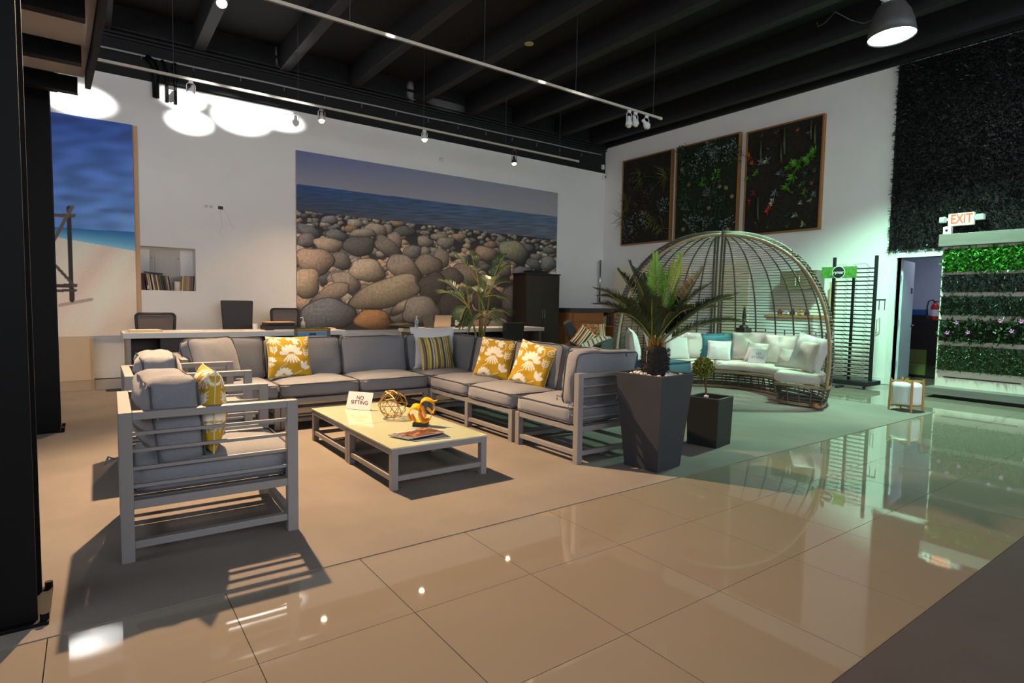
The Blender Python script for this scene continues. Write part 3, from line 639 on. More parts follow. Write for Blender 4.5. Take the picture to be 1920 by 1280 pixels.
# throw pillows ------------------------------------------------------
def pillow(name, label, w, h, t, loc, theta, lean=R(15), roll=0.0, m=None, paint=None, n=26, ear=0.07, seed=0, group=None, sag=0.0, frill=0.0):
    u = np.linspace(-1, 1, n); U, V = np.meshgrid(u, u); U = U.ravel(); V = V.ravel()
    th = t/2*(np.clip((1-U**2)*(1-V**2), 0, 1))**0.42
    sx = 1-ear*(1-V**2); sz = 1-ear*(1-U**2)
    X = U*sx*w/2; Z = V*sz*h/2+h/2-sag*(1-U**2)*np.clip(V, 0, 1)*h*0.3
    nz = np.array([noise.noise(Vector((a*7+seed, b*7, 0)))*0.010+noise.noise(Vector((a*17+seed, b*17, 3)))*0.004 for a, b in zip(X, Z)])
    edge = np.clip((1-U**2)*(1-V**2)*6, 0, 1)
    f = np.stack([X, -th-nz*edge, Z], 1); b = np.stack([X, th+nz*edge, Z], 1)
    i = np.arange(n*n).reshape(n, n); F = np.stack([i[:-1, :-1], i[:-1, 1:], i[1:, 1:], i[1:, :-1]], -1).reshape(-1, 4)
    VV = np.concatenate([f, b]); FF = np.concatenate([F, F[:, ::-1]+n*n])
    cols = None
    if paint is not None:
        c = paint(U, V)/255.0; c = np.where(c <= 0.04045, c/12.92, ((c+0.055)/1.055)**2.4); cols = np.concatenate([c, c])
    root = thing(name, label, 'pillow', loc, 0, group)
    root.matrix_world = TR(*[float(v) for v in loc]) @ Matrix.Rotation(theta, 4, 'Z') @ Matrix.Rotation(-lean, 4, 'X') @ Matrix.Rotation(roll, 4, 'Y')
    o = np_mesh('pillow_cover', VV, FF, m or mat_attr('printed_cotton', 0.9, 0.1), root, smooth=True, cols=cols)
    k = list(range(n)); lp = [f[j] for j in k]+[f[j*n+n-1] for j in k[1:]]+[f[(n-1)*n+j] for j in k[::-1][1:]]+[f[j*n] for j in k[::-1][1:-1]]
    if frill:
        ring = []
        for q, p in enumerate(lp):
            p = np.array(p); c = np.array([0, 0, h/2]); dd = p-c; dd = dd/np.linalg.norm(dd)
            ring.append(p+dd*frill+np.array([0, 0.012*math.sin(q*1.9), 0]))
        VV2 = np.array(lp+ring); N = len(lp); FF2 = np.array([(a_, (a_+1) % N, N+(a_+1) % N, N+a_) for a_ in range(N)])
        np_mesh('frill', VV2, FF2, m, root, smooth=True)
    else: MB().tube(lp, 0.004, 5, True).build('seam', m or M_PIPE if paint is None else mat('cream_seam', (206, 196, 150), 0.9), root, smooth=True)
    return root
def paint_flower(U, V):
    C = np.tile(np.array([184.0, 146.0, 22.0]), (U.size, 1)); Wc = np.array([236, 230, 214.0])
    def ell(cx, cy, a, b, ang, hollow=0.0):
        c, s = math.cos(R(ang)), math.sin(R(ang)); x = (U-cx)*c+(V-cy)*s; y = -(U-cx)*s+(V-cy)*c
        q = (x/a)**2+(np.abs(y)/b/np.clip(1-0.35*(x/a), 0.3, 2))**2
        C[(q < 1) & (q > hollow)] = Wc
    def line(pts, w):
        for (x0, y0), (x1, y1) in zip(pts[:-1], pts[1:]):
            L2 = (x1-x0)**2+(y1-y0)**2; tt = np.clip(((U-x0)*(x1-x0)+(V-y0)*(y1-y0))/L2, 0, 1)
            C[np.hypot(U-x0-tt*(x1-x0), V-y0-tt*(y1-y0)) < w] = Wc
    def bloom(cx, cy, s):
        for a in (8, 38, 66, 90, 114, 142, 172): ell(cx+s*.36*math.cos(R(a)), cy+s*(.08+.30*math.sin(R(a))), s*.21, s*.095, a+180, 0.0)
        for dx in (-.26, -.16, -.055, .055, .16, .26): ell(cx+s*dx*.9, cy-s*(.16-.9*dx*dx), s*.25, s*.038, 90+dx*150, 0.0)
    def leaf3(cx, cy, s, a0):
        for a, l in ((a0, .30), (a0+45, .26), (a0-45, .26)): ell(cx+s*.5*l*math.cos(R(a)), cy+s*.5*l*math.sin(R(a)), s*l*.55, s*.075, a)
    def sprig(cx, cy, s):
        line([(cx, cy-s), (cx, cy+s)], 0.014)
        for k in (-.6, -.1, .4):
            for sg in (-1, 1): ell(cx+sg*.10, cy+k*s+.08, .10, .03, 45*sg if sg > 0 else 135)
    bloom(0.02, 0.0, 1.0); bloom(-0.72, 0.86, .75); bloom(-0.35, -1.0, .7); bloom(-0.98, -.3, .5)
    leaf3(0.58, -0.62, 1.3, 60); leaf3(0.15, 0.72, 1.1, 20); leaf3(-.1, .95, .8, -20)
    sprig(0.78, 0.12, .22); sprig(-0.78, 0.28, .18)
    line([(-.55, .62), (-.35, .45), (-.2, .32)], .014); line([(.5, .8), (.6, .55), (.45, .3)], .014); line([(.5, -.75), (.3, -.85), (.1, -.95)], .014); line([(-.2, -.4), (-.5, -.55), (-.6, -.8)], .014)
    th = np.linspace(0, 4.5*PI, 40); line([(0.86+.02*a*math.cos(a)*0.8, .72+.02*a*math.sin(a)*0.8) for a in th], .018)
    return C
def paint_stripe(U, V):
    pal = {'y': (206, 184, 84), 'g': (96, 92, 92), 'd': (70, 66, 62), 'b': (124, 112, 96), 'w': (196, 192, 182)}
    seq = 'ygbdybyydgwgyydbgybydgwgydybgyd'
    k = np.clip(((U+1)/2*len(seq)).astype(int), 0, len(seq)-1)
    return np.array([pal[seq[q]] for q in k], dtype=float)
SZ = 0.462
GF = 'yellow floral throw pillows'
pillow('throw_pillow', 'yellow pillow with white flowers propped in the nearest armchair', 0.43, 0.43, 0.17, (0.66, 0.84, SZ), R(90), R(-2), 0, None, paint_flower, 64, seed=1, group=GF)
p = ony(545, 704, 3.50)
pillow('throw_pillow', 'yellow pillow with white flowers on the long sofa behind the armchairs', 0.44, 0.44, 0.16, (p[0], 3.50, SZ), R(2), R(17), R(1), None, paint_flower, 72, seed=2, group=GF)
p = onx(922, 706, 3.66)
pillow('throw_pillow', 'yellow pillow with white flowers next to the striped pillow', 0.44, 0.44, 0.15, (3.64, p[1], SZ), R(-62), R(20), R(5), None, paint_flower, 72, seed=3, group=GF)
p = onx(985, 716, 3.62)
pillow('throw_pillow', 'yellow pillow with white flowers nearest the sofa arm and tall planter', 0.44, 0.44, 0.15, (3.62, p[1], SZ), R(-70), R(20), R(10), None, paint_flower, 72, seed=4, group=GF)
p = ony(823, 690, 3.42)
pillow('throw_pillow', 'yellow, grey and black striped pillow in the sofa corner', 0.41, 0.41, 0.15, (p[0], 3.42, SZ), R(-8), R(16), R(-3), None, paint_stripe, 72, seed=5)
p = ony(818, 684, 3.58)
pillow('throw_pillow', 'large plain white pillow behind the striped pillow', 0.56, 0.52, 0.2, (p[0], 3.60, SZ), R(-12), R(18), 0, M_WHITEF, seed=6)
o = cushion('loose_cushion', None, 0.46, 0.42, 0.17, upright(1.09, 3.46, 0.68, R(-66), R(24)), seed=71, wr=0.012)
tag(o, 'loose grey cushion leaning in the left corner of the long sofa', 'cushion')
pillow('throw_pillow', 'small pale pillow hidden behind the nearest armchair cushion', 0.36, 0.36, 0.13, (0.78, 1.13, SZ), R(80), R(20), 0, M_WHITEF, seed=9)
tag(box('magazine', 0.78, 1.0, 1.05, 1.22, SZ+0.012, SZ+0.022, mat('grey_magazine', (128, 128, 134), 0.35), None, 0.002), 'grey magazine lying on the seat of the nearest armchair', 'magazine')

# ------------------------------------------------------------------ coffee tables
M_GLASS = mat('frosted_table_glass', (166, 172, 146), 0.06, spec=0.6)
def coffee_table(x0, x1, y0, y1, label):
    t = thing('coffee_table', label, 'coffee table', ((x0+x1)/2, (y0+y1)/2, 0), 0, 'glass coffee tables'); a, b, L = (x1-x0)/2, (y1-y0)/2, 0.048
    for sx in (-1, 1):
        for sy in (-1, 1): box('leg', sx*a, sx*(a-L), sy*b, sy*(b-L), 0.004, 0.283, M_FRAME, t, 0.003)
    for s in (-1, 1):
        box('top_rail', -a+L, a-L, s*b, s*(b-L), 0.243, 0.283, M_FRAME, t, 0.002); box('top_rail', s*a, s*(a-L), -b+L, b-L, 0.243, 0.283, M_FRAME, t, 0.002)
        box('stretcher', -a+L, a-L, s*(b-0.006), s*(b-L+0.006), 0.062, 0.098, M_FRAME, t, 0.002); box('stretcher', s*(a-0.006), s*(a-L+0.006), -b+L, b-L, 0.062, 0.098, M_FRAME, t, 0.002)
    box('glass_top', -a-0.004, a+0.004, -b-0.004, b+0.004, 0.284, 0.295, M_GLASS, t, 0.002)
coffee_table(1.755, 2.51, 0.85, 1.672, 'nearer glass-topped coffee table with the magazines on it')
coffee_table(1.757, 2.512, 1.685, 2.56, 'farther glass-topped coffee table with the no sitting sign')
ZT = 0.296
# geometric wire ball
def wire_ball(c, r, label):
    t = thing('wire_ball', label, 'ornament', (c[0], c[1], ZT))
    bm = bmesh.new(); bmesh.ops.create_icosphere(bm, subdivisions=2, radius=r)
    rs = random.Random(3)
    for v in bm.verts: v.co = v.co*rs.uniform(0.9, 1.06)
    ed = [e for e in bm.edges if rs.random() < 0.72]; zmin = min(v.co.z for v in bm.verts)
    m = MB()
    for e in ed: m.tube([e.verts[0].co-Vector((0, 0, zmin-0.004)), e.verts[1].co-Vector((0, 0, zmin-0.004))], 0.0032, 5)
    o = m.build('wire_frame', mat('antique_brass', (176, 134, 70), 0.35, 0.8), t); o['kind'] = 'stuff'; bm.free()
p = onz(737, 783, ZT); wire_ball((float(p[0]), float(p[1])), 0.118, 'open ball of brass wire polygons on the coffee table')
# yellow ribbon sculpture
p = onz(789, 797, ZT); t = thing('ribbon_sculpture', 'glossy yellow ribbon sculpture on a small black block', 'sculpture', (p[0], p[1], ZT), R(-36))
box('plinth', -0.06, 0.06, -0.04, 0.04, 0, 0.024, M_BLKPL, t, 0.002)
def ribbon(ctrl, w, name, m, parent, twist):
    P = []; c = [Vector(q) for q in ctrl]
    for i in range(len(c)-1):
        a, b, cc, dd = c[max(i-1, 0)], c[i], c[i+1], c[min(i+2, len(c)-1)]
        for k in range(10):
            s = k/10; P.append(0.5*((2*b)+(cc-a)*s+(2*a-5*b+4*cc-dd)*s*s+(3*b-a-3*cc+dd)*s**3))
    P.append(c[-1]); V = []; n = len(P)
    for i, q in enumerate(P):
        dd = (P[min(i+1, n-1)]-P[max(i-1, 0)]).normalized(); s = i/(n-1)
        sd = Vector((0.15*math.sin(twist+4*s), 1, 0.42+0.15*math.sin(twist*2+5*s))); sd = (sd-dd*sd.dot(dd)).normalized()
        ww = w*(0.35+0.65*math.sin(PI*min(max(s, 0.12), 0.9))); V += [q-sd*ww/2, q+sd*ww/2]
    F = [(2*i, 2*i+1, 2*i+3, 2*i+2) for i in range(n-1)]
    o = np_mesh(name, [tuple(v) for v in V], F, m, parent, smooth=True)
    so = o.modifiers.new('solid', 'SOLIDIFY'); so.thickness = 0.004; return o
M_YEL = mat('yellow_lacquer', (232, 160, 16), 0.22)
ribbon([(-0.07, 0, 0.035), (-0.095, 0, 0.09), (-0.06, 0, 0.145), (-0.012, 0, 0.135), (-0.008, 0, 0.085), (0.02, 0, 0.035), (0.07, 0, 0.05), (0.085, 0, 0.10), (0.05, 0, 0.14)], 0.085, 'ribbon', M_YEL, t, 0.3)
ribbon([(-0.075, .01, 0.085), (-0.05, .01, 0.04), (0.0, .01, 0.028), (0.035, .01, 0.06), (0.02, .01, 0.12), (-0.005, .01, 0.165), (0.03, .005, 0.205), (0.085, 0, 0.19), (0.105, 0, 0.14), (0.09, 0, 0.095)], 0.07, 'ribbon', M_YEL, t, 1.2)
ribbon([(0.03, .015, 0.196), (0.065, .02, 0.2), (0.10, .015, 0.19), (0.13, .01, 0.198)], 0.02, 'ribbon', M_YEL, t, 0.2)
# magazines
p = onz(787, 816, ZT)
M_MAGE = mat('magazine_edge', (206, 204, 204), 0.5)
def paint_mag(U, V):
    n = np.array([noise.noise(Vector((a*2.3, b*2.3, 1)))+.5*noise.noise(Vector((a*6, b*6, 1))) for a, b in zip(U, V)])[:, None]
    C = np.array([96, 64, 48])*(1+n*.9)+np.array([60, 40, 30])*np.clip(n, 0, 1)
    C[(V > .72) & (U < .2)] = (206, 190, 182); C[np.abs(U) > .95] = (180, 150, 130); return np.clip(C, 0, 255)
def magazine(label, dx, dy, z, rot, w, h, cover=None, col=(120, 118, 122)):
    t = thing('magazine', label, 'magazine', (p[0]+dx, p[1]+dy, ZT+z), R(rot), 'magazines on the coffee table')
    box('pages', -w/2, w/2, -h/2, h/2, 0.0, 0.006, M_MAGE, t)
    n = 40; u = np.linspace(-1, 1, n); U, V = np.meshgrid(u, u); U = U.ravel(); V = V.ravel()
    i = np.arange(n*n).reshape(n, n); F = np.stack([i[:-1, :-1], i[:-1, 1:], i[1:, 1:], i[1:, :-1]], -1).reshape(-1, 4)
    c = (cover(U, V) if cover else np.tile(np.array(col, dtype=float), (U.size, 1))*(0.8+0.4*np.array([noise.noise(Vector((a*3, b*3, 7))) for a, b in zip(U, V)]))[:, None])/255.0
    c = np.clip(c, 0, 1); c = np.where(c <= 0.04045, c/12.92, ((c+0.055)/1.055)**2.4)
    np_mesh('cover', np.stack([U*w/2, V*h/2, np.full_like(U, 0.0068)], 1), F, mat_attr('printed_cover', 0.18), t, cols=c)
magazine('dark grey magazine at the bottom of the pile on the coffee table', 0.03, -0.07, 0.001, -8, 0.27, 0.2, None, (72, 72, 76))
magazine('pale grey magazine sticking out left in the pile on the coffee table', -0.05, 0.03, 0.009, 20, 0.27, 0.2, None, (150, 148, 152))
magazine('brown picture magazine on top of the pile on the coffee table', 0.0, 0.0, 0.017, 10, 0.29, 0.21, paint_mag)
# no-sitting signs
def sign(label, corner_l, corner_r, up, h, size, ink):
    cl, cr = Vector(corner_l), Vector(corner_r); w = (cr-cl).length; mid = (cl+cr)/2
    t = thing('paper_sign', label, 'sign', mid, 0, 'no sitting signs')
    M = frame_matrix((0, 0, 0), cr-cl, up)
    a = MB().box(-w/2, w/2, 0, h, -0.003, 0, M); a.build('card', M_PAPER, t)
    text_mesh('NO', size, ink, t, M @ TR(0.01*w, h*0.66, 0.001)); text_mesh('SITTING', size, ink, t, M @ TR(0.01*w, h*0.40, 0.001))
a = onz(648, 766, ZT); b = onz(706, 771, ZT); b = a+(b-a)*(0.255/np.linalg.norm(b-a))
sign('white card reading NO SITTING propped on the coffee table', (a[0], a[1], ZT+0.002), (b[0], b[1], ZT+0.002), (0.22, 0.30, 1), 0.16, 0.048, M_INK)
# ================================================================== WICKER POD DAYBED
O = np.array([7.38, 2.28]); FA = R(-144.5); CUT = 0.66; RMAX = 1.47; HT = 2.31; Z0 = 0.55
nrm = np.array([math.cos(FA), math.sin(FA)])
def pod_r(z):
    if z < Z0: return 1.40+(RMAX-1.40)*math.sin(PI/2*max(z, 0)/Z0)
    q = min((z-Z0)/(HT-Z0), 1.0); return RMAX*max(1-q**2.35, 0.0)**(1/2.35)
def pod_pt(r, az, z): return (O[0]+r*math.cos(az), O[1]+r*math.sin(az), z)
pod = thing('wicker_daybed', 'round wicker pod daybed with tall domed cage and white cushions', 'daybed', (0, 0, 0))
def half_angle(r): return math.acos(min(1, CUT/r)) if r > CUT else 0.0
A_END = half_angle(pod_r(0.3)); a0, a1 = FA+A_END, FA+2*PI-A_END; ABACK = FA+PI
# dome rings
zs = [Z0+0.0]; prof = []
s = 0; N = 400; last = None
for i in range(N+1):
    th = i/N; q = th; z = Z0-0.22+(HT-Z0+0.22)*(1-(1-q)**1.6); r = pod_r(z)
    if last is None or math.hypot(z-last[0], r-last[1]) > 0.043: prof.append((z, r)); last = (z, r)
for half in (-1, 1):
    m = MB()
    for k, (z, r) in enumerate(prof):
        ha = half_angle(r); rng = PI-ha; n = max(5, int(30*rng/PI*r/RMAX)+3)
        pts = []
        for i in range(n+1):
            a = ABACK+half*(0.02+(rng-0.02)*i/n); w = noise.noise(Vector((a*9, z*30, half)))
            pts.append(pod_pt(r+0.006*(1 if (i+k) % 2 else -1), a, z+0.006*w))
        m.tube(pts, 0.0068, 5)
    o = m.build('ring_weave', M_WICK, pod, smooth=True); o['kind'] = 'stuff'; o['label'] = 'horizontal wicker rings of one half of the dome'
    for da in np.linspace(0.21, 1.98, 9):
        a = ABACK+half*da; pts = []
        for i in range(40):
            z = 0.28+(HT-0.03-0.28)*(1-(1-i/39)**1.7); r = pod_r(z)
            if abs(da) > PI-half_angle(r)-0.015: break
            pts.append(pod_pt(r-0.012, a, z))
        if len(pts) > 4: MB().tube(pts, 0.0125, 6).build('rib', M_WICK, pod, smooth=True)
    for da in np.linspace(0.02, 0.05, 2):
        pts = []
        for i in range(40):
            z = 0.28+(HT-0.01-0.28)*(1-(1-i/39)**1.7); pts.append(pod_pt(pod_r(z)-0.02, ABACK+half*da*RMAX/max(pod_r(z), 0.25), z))
        MB().tube(pts, 0.017, 6).build('seam_post', M_WICK, pod, smooth=True)
    for da in np.linspace(0.32, 1.9, 8):
        a = ABACK+half*da; MB().tube([pod_pt(pod_r(z)-0.03, a, z) for z in (0.3, 0.5, 0.7, 0.93)], 0.010, 5).build('short_rib', M_WICK, pod, smooth=True)
    # rim of the opening
    side = np.array([-nrm[1], nrm[0]])*half
    for off, rr, out in ((0.0, 0.018, 0.0), (0.032, 0.017, 0.004), (-0.03, 0.016, 0.010)):
        pts = []
        for i in range(46):
            th = i/45; zt = Z0+(HT-Z0)*(1-(CUT/RMAX)**2.35)**(1/2.35); z = 0.27+(zt-0.27)*math.sin(PI/2*th); r = pod_r(z)
            w = math.sqrt(max(r*r-CUT*CUT, 0)); w = max(w-0.0, 0.012)
            q = O+nrm*(CUT+off)+side*(w+out); pts.append((q[0], q[1], z+(0.012+out)*(th**2)))
        MB().tube(pts, rr, 6).build('rim_cane', M_CANE, pod, smooth=True)
# base basket: inner arc, outer arc, two end blocks
RI0, RI1, ZB = 0.88, 0.82, 0.275
def arc(r, z, n=60, s0=a0, s1=a1): return [pod_pt(r, s0+(s1-s0)*i/n, z) for i in range(n+1)]
def base_ring(f, m, rt): # f 0..1 up
    z = 0.02+(ZB-0.02)*f
    ri = RI0+(RI1-RI0)*f; ro = 1.40+(pod_r(ZB)+0.0-1.40)*f
    inn = arc(ri, z); out = arc(ro, z)
    m.tube(inn+out[::-1], rt, 5, True)
m = MB()
for f in (0.2, 0.36, 0.52, 0.68, 0.84): base_ring(f, m, 0.0085)
o = m.build('base_weave', M_WICK, pod, smooth=True); o['kind'] = 'stuff'; o['label'] = 'woven basket base under the daybed seat'
for f in (0.0, 0.07, 1.0, 0.93): m = MB(); base_ring(f, m, 0.014); m.build('base_hoop', M_CANE, pod, smooth=True)
for i in range(31):
    a = a0+(a1-a0)*i/30
    for rb, rt in ((RI0, RI1), (1.40, pod_r(ZB))): MB().tube([pod_pt(rb, a, 0.02), pod_pt(rt, a, ZB)], 0.010, 5).build('upright', M_WICK, pod)
for a in (a0, a1):
    for k in (0.25, 0.5, 0.75): MB().tube([pod_pt(RI0+(1.40-RI0)*k, a, 0.02), pod_pt(RI1+(pod_r(ZB)-RI1)*k, a, ZB)], 0.010, 5).build('upright', M_WICK, pod)
tagp = pod_pt(1.36, a0, 0.05); box('corner_patch', tagp[0]-0.06, tagp[0]+0.05, tagp[1]-0.012, tagp[1]+0.03, 0.02, 0.07, mat('worn_tan', (186, 130, 60), 0.6), pod, 0.01)
# seat cushions
def seat_arc(s0, s1, seed):
    prof = []; ri, ro, z0, z1, r = 0.80, 1.40, 0.29, 0.425, 0.062
    for cx, cz, q in ((ro-r, z1-r, 0), (ri+r, z1-r, 1), (ri+r, z0+r, 2), (ro-r, z0+r, 3)):
        for k in range(6): a = (q+k/5)*PI/2; prof.append((cx+r*math.cos(a), cz+r*math.sin(a)))
    n = 40; np_ = len(prof); V = []; F = []
    for i in range(n+1):
        s_ = i/n; a = s0+(s1-s0)*s_; e = min(1, min(s_, 1-s_)*(s1-s0)/0.05); sc = 0.90+0.10*math.sqrt(1-(1-e)**2)
        for (rr, zz) in prof:
            c_r, c_z = (ri+ro)/2, (z0+z1)/2; V.append(pod_pt(c_r+(rr-c_r)*sc, a, c_z+(zz-c_z)*sc+0.004*noise.noise(Vector((rr*8, a*9, seed)))))
    for i in range(n):
        for k in range(np_): F.append((i*np_+k, i*np_+(k+1) % np_, (i+1)*np_+(k+1) % np_, (i+1)*np_+k))
    m = MB(); m.add(V, F+[tuple(range(np_))[::-1], tuple(range(n*np_, (n+1)*np_))]); return m.build('seat_cushion', M_CREAMF, pod, smooth=True)
seat_arc(a0+0.01, a0+0.62, 1); seat_arc(a0+0.63, ABACK, 2); seat_arc(ABACK+0.01, a1-0.01, 3)
MB().box(-0.012, 0.012, -0.003, 0.003, -0.09, 0.0, TR(*[float(v) for v in ony(1562, 622, 0.95)])).build('hang_tag', M_PAPER, pod)
# pillows on the daybed
def pod_pillow(az, r, w, h, t, m, label, lean=R(18), roll=0.0, dth=0.0, z=0.427, seed=0, frill=0.0, grp='white daybed pillows'):
    th = math.atan2(-math.cos(az), math.sin(az))+dth
    return pillow('daybed_pillow', label, w, h, t, pod_pt(r, az, z), th, lean, roll, m, None, 20, seed=seed, frill=frill, group=grp)
def az_of(px, py, rr, z=0.43):
    # azimuth whose point at radius rr projects to column px (far side search)
    best = None
    for i in range(721):
        a = a0+(a1-a0)*i/720; x, y = project(np.array(pod_pt(rr, a, z)))
        if best is None or abs(x-px) < best[0]: best = (abs(x-px), a)
    return best[1]
PP = [(1543, 1.10, 0.48, 0.42, 0.16, M_CREAMF, 'grey-white pillow at the right end of the daybed rim', R(10), R(4), R(30)),
      (1505, 1.10, 0.52, 0.50, 0.18, M_WHITEF, 'big white pillow next to the right end of the daybed', R(16), R(10), R(52)),
      (1462, 1.22, 0.50, 0.46, 0.17, M_PINKF, 'big blush pillow behind the small one on the right of the daybed', R(18), R(1), R(38)),
      (1475, 0.98, 0.36, 0.28, 0.13, M_PINKF, 'small blush lumbar pillow to the right of the daybed sign', R(26), R(4), R(40)),
      (1398, 1.24, 0.56, 0.47, 0.18, M_PINKF, 'big blush pillow behind the teal pillow on the daybed', R(18), R(-2), 0),
      (1412, 1.02, 0.34, 0.32, 0.12, M_PINKF, 'small blush pillow behind the daybed sign', R(22), R(2), 0),
      (1298, 1.20, 0.46, 0.44, 0.16, M_PINKF, 'blush pillow left of the teal pillow on the daybed', R(16), R(2), 0),
      (1272, 1.04, 0.40, 0.38, 0.14, M_WHITEF, 'white pillow behind the sago palm trunk', R(20), R(2), 0),
      (1245, 1.26, 0.56, 0.52, 0.2, M_WHITEF, 'large white pillow seen through the sago palm leaves', R(18), R(-6), 0),
      (1178, 1.12, 0.54, 0.50, 0.2, M_WHITEF, 'white pillow at the left end of the daybed', R(12), R(-6), R(6))]
for k, (px_, r, w, h, tt, mm, lab, lean, roll, dth) in enumerate(PP):
    pod_pillow(az_of(px_, 690, r), r, w, h, tt, mm, lab, lean, roll, dth, seed=80+k)
az = az_of(1342, 690, 1.14); pod_pillow(az, 1.12, 0.42, 0.40, 0.16, M_TEALF, 'teal frilled pillow in the middle of the daybed', R(18), R(-3), 0, seed=95, frill=0.045, grp='teal cushions')
az = az_of(1347, 690, 0.98); pod_pillow(az, 0.98, 0.36, 0.32, 0.12, M_WHITEF, 'small white pillow in front of the teal frilled pillow', R(20), R(1), 0, seed=96)
az = az_of(1417, 690, 0.93); c = np.array(pod_pt(0.93, az, 0.428)); tg = np.array([-math.sin(az), math.cos(az), 0]); rd = np.array([math.cos(az), math.sin(az), 0])
if project(c+tg)[0] < project(c)[0]: tg = -tg
sign('white card reading NO SITTING leaning on the daybed pillows', c-tg*0.145, c+tg*0.145, (rd[0]*0.35, rd[1]*0.35, 1), 0.22, 0.058, M_INK2)

# ================================================================== PLANTS
M_SAGO = mat('sago_leaf', (44, 58, 30), 0.45, island=0.35, spec=0.4); M_SAGOY = mat('young_sago_leaf', (112, 158, 40), 0.5, island=0.2)
M_RACH = mat('leaf_stalk', (112, 108, 36), 0.6); M_PALM = mat('areca_leaf', (84, 116, 70), 0.35, island=0.4); M_STALKY = mat('areca_stalk', (176, 164, 70), 0.5)
def frond(parent, base, tip, lift, leaf, n, mleaf, mst, vee=0.5, w=0.012, taper=0.35, start=0.18, stalk=0.007, sag=0.02, ang=58):
    b, e = np.array(base, float), np.array(tip, float); c = (b+e)/2+np.array([0, 0, lift])
    def P(s): return ((1-s)**2)*b+2*s*(1-s)*c+s*s*e
    S = np.linspace(0, 1, 16); m = MB(); m.tube([tuple(P(s)) for s in S], [stalk*(1-0.75*s)+0.001 for s in S], 5)
    V0 = np.array(m.v); F0 = [f for f in m.f]
    bs, ds, ss, ln = [], [], [], []
    for k in range(n):
        s = start+(1-start)*k/(n-1); p = P(s); tg = P(min(s+0.01, 1))-P(max(s-0.01, 0)); tg /= np.linalg.norm(tg)
        up = np.array([0, 0, 1.0]); sd = np.cross(tg, up); sd /= (np.linalg.norm(sd)+1e-6); un = np.cross(sd, tg)
        q = math.sin(PI*min(1, 0.16+0.9*(s-start)/(1-start)))**0.55
        for sg in (-1, 1):
            a = R(ang-22*(s-start)/(1-start)+random.uniform(-5, 5))
            dd = tg*math.cos(a)+(sd*sg*math.cos(vee)+un*math.sin(vee))*math.sin(a)
            bs.append(p); ds.append(dd); ss.append(np.cross(dd, un)+0.2*un); ln.append(leaf*max(q, 0.3)*random.uniform(0.9, 1.08))
    bend = np.zeros((len(bs), 3)); bend[:, 2] = -sag
    V1, F1 = leaf_quads(bs, ds, ss, np.array(ln), w, bend)
    quads = [f for f in F0 if len(f) == 4]
    VV = np.concatenate([V0, V1]); FF = np.concatenate([np.array(quads), F1+len(V0)])
    mi = np.concatenate([np.zeros(len(quads)), np.ones(len(F1))])
    return np_mesh('frond', VV-np.array(parent.location), FF, None, parent, mats=[mst, mleaf], midx=mi)
def at_depth(px, py, ref, off=0.0): # point on the pixel's ray at the depth of ref (+off along the view)
    d = ray(px, py); k = (np.array(ref)-CAM) @ AX[2]; return CAM+d*(k+off)
# tall tapered planter with the sago palm
pc = np.array([3.735, 0.325]); rot = R(6)
t = thing('tapered_planter', 'tall charcoal tapered square planter in front of the sofa arm', 'planter', (pc[0], pc[1], 0), rot)
hb_, ht_, H_ = 0.155, 0.215, 0.745
def ring4(h, z): return [(-h, -h, z), (h, -h, z), (h, h, z), (-h, h, z)]
m = MB(); R4 = [ring4(hb_, 0.004), ring4(ht_, H_), ring4(ht_-0.018, H_), ring4(ht_-0.02, H_-0.05)]
V = [v for r in R4 for v in r]; F = [(0, 3, 2, 1)]
for k in range(3): F += [(4*k+i, 4*k+(i+1) % 4, 4*k+4+(i+1) % 4, 4*k+4+i) for i in range(4)]
m.add(V, F); m.build('pot', M_DKPLANT, t, bevel=0.004)
box('soil', -ht_+0.02, ht_-0.02, -ht_+0.02, ht_-0.02, H_-0.055, H_-0.045, mat('soil', (40, 33, 28), 0.9), t)
M_PEB = mat('white_pebble', (206, 200, 192), 0.6, island=0.2)
bmp = bmesh.new(); bmesh.ops.create_icosphere(bmp, subdivisions=1, radius=1); mp_ = bpy.data.meshes.new('pebble'); bmp.to_mesh(mp_); bmp.free(); mp_.materials.append(M_PEB)
for p in mp_.polygons: p.use_smooth = True
for k in range(110):
    o = link(bpy.data.objects.new('pebble', mp_), t); s_ = random.uniform(0.013, 0.022)
    o.scale = (s_*1.2, s_, s_*0.75); o.rotation_euler = (0, 0, random.uniform(0, 6))
    o.location = (random.uniform(-ht_+0.045, ht_-0.045), random.uniform(-ht_+0.045, ht_-0.045), H_-0.035+random.uniform(0, 0.03))
t = thing('sago_palm', 'sago palm with spreading dark fronds and a hairy black trunk', 'plant', (pc[0], pc[1], H_-0.04))
zc = 0.23
m = MB().lathe([(0.085, 0), (0.095, 0.03), (0.098, 0.10), (0.095, 0.18), (0.08, zc), (0.03, zc+0.03)], 24); m.build('trunk', mat('fibrous_trunk', (34, 28, 26), 0.95, var=0.4, vscale=60, bump=1.0, bscale=90), t, smooth=True)
n = 1500; a = np.random.uniform(0, 2*PI, n); z = np.random.uniform(0.0, zc, n); rr = 0.094+0*z
bs = np.stack([rr*np.cos(a), rr*np.sin(a), z], 1); dr = np.stack([np.cos(a), np.sin(a), np.random.uniform(-0.4, 0.9, n)], 1)
V1, F1 = leaf_quads(bs, dr, rnd_dirs(n), np.random.uniform(0.012, 0.034, n), 0.004)
o = np_mesh('trunk_fibres', V1, F1, mat('dark_fibre', (28, 23, 21), 0.9, island=0.4), t); o['kind'] = 'stuff'
n = 160; a = np.random.uniform(0, 2*PI, n); rr = np.random.uniform(0, 0.05, n)
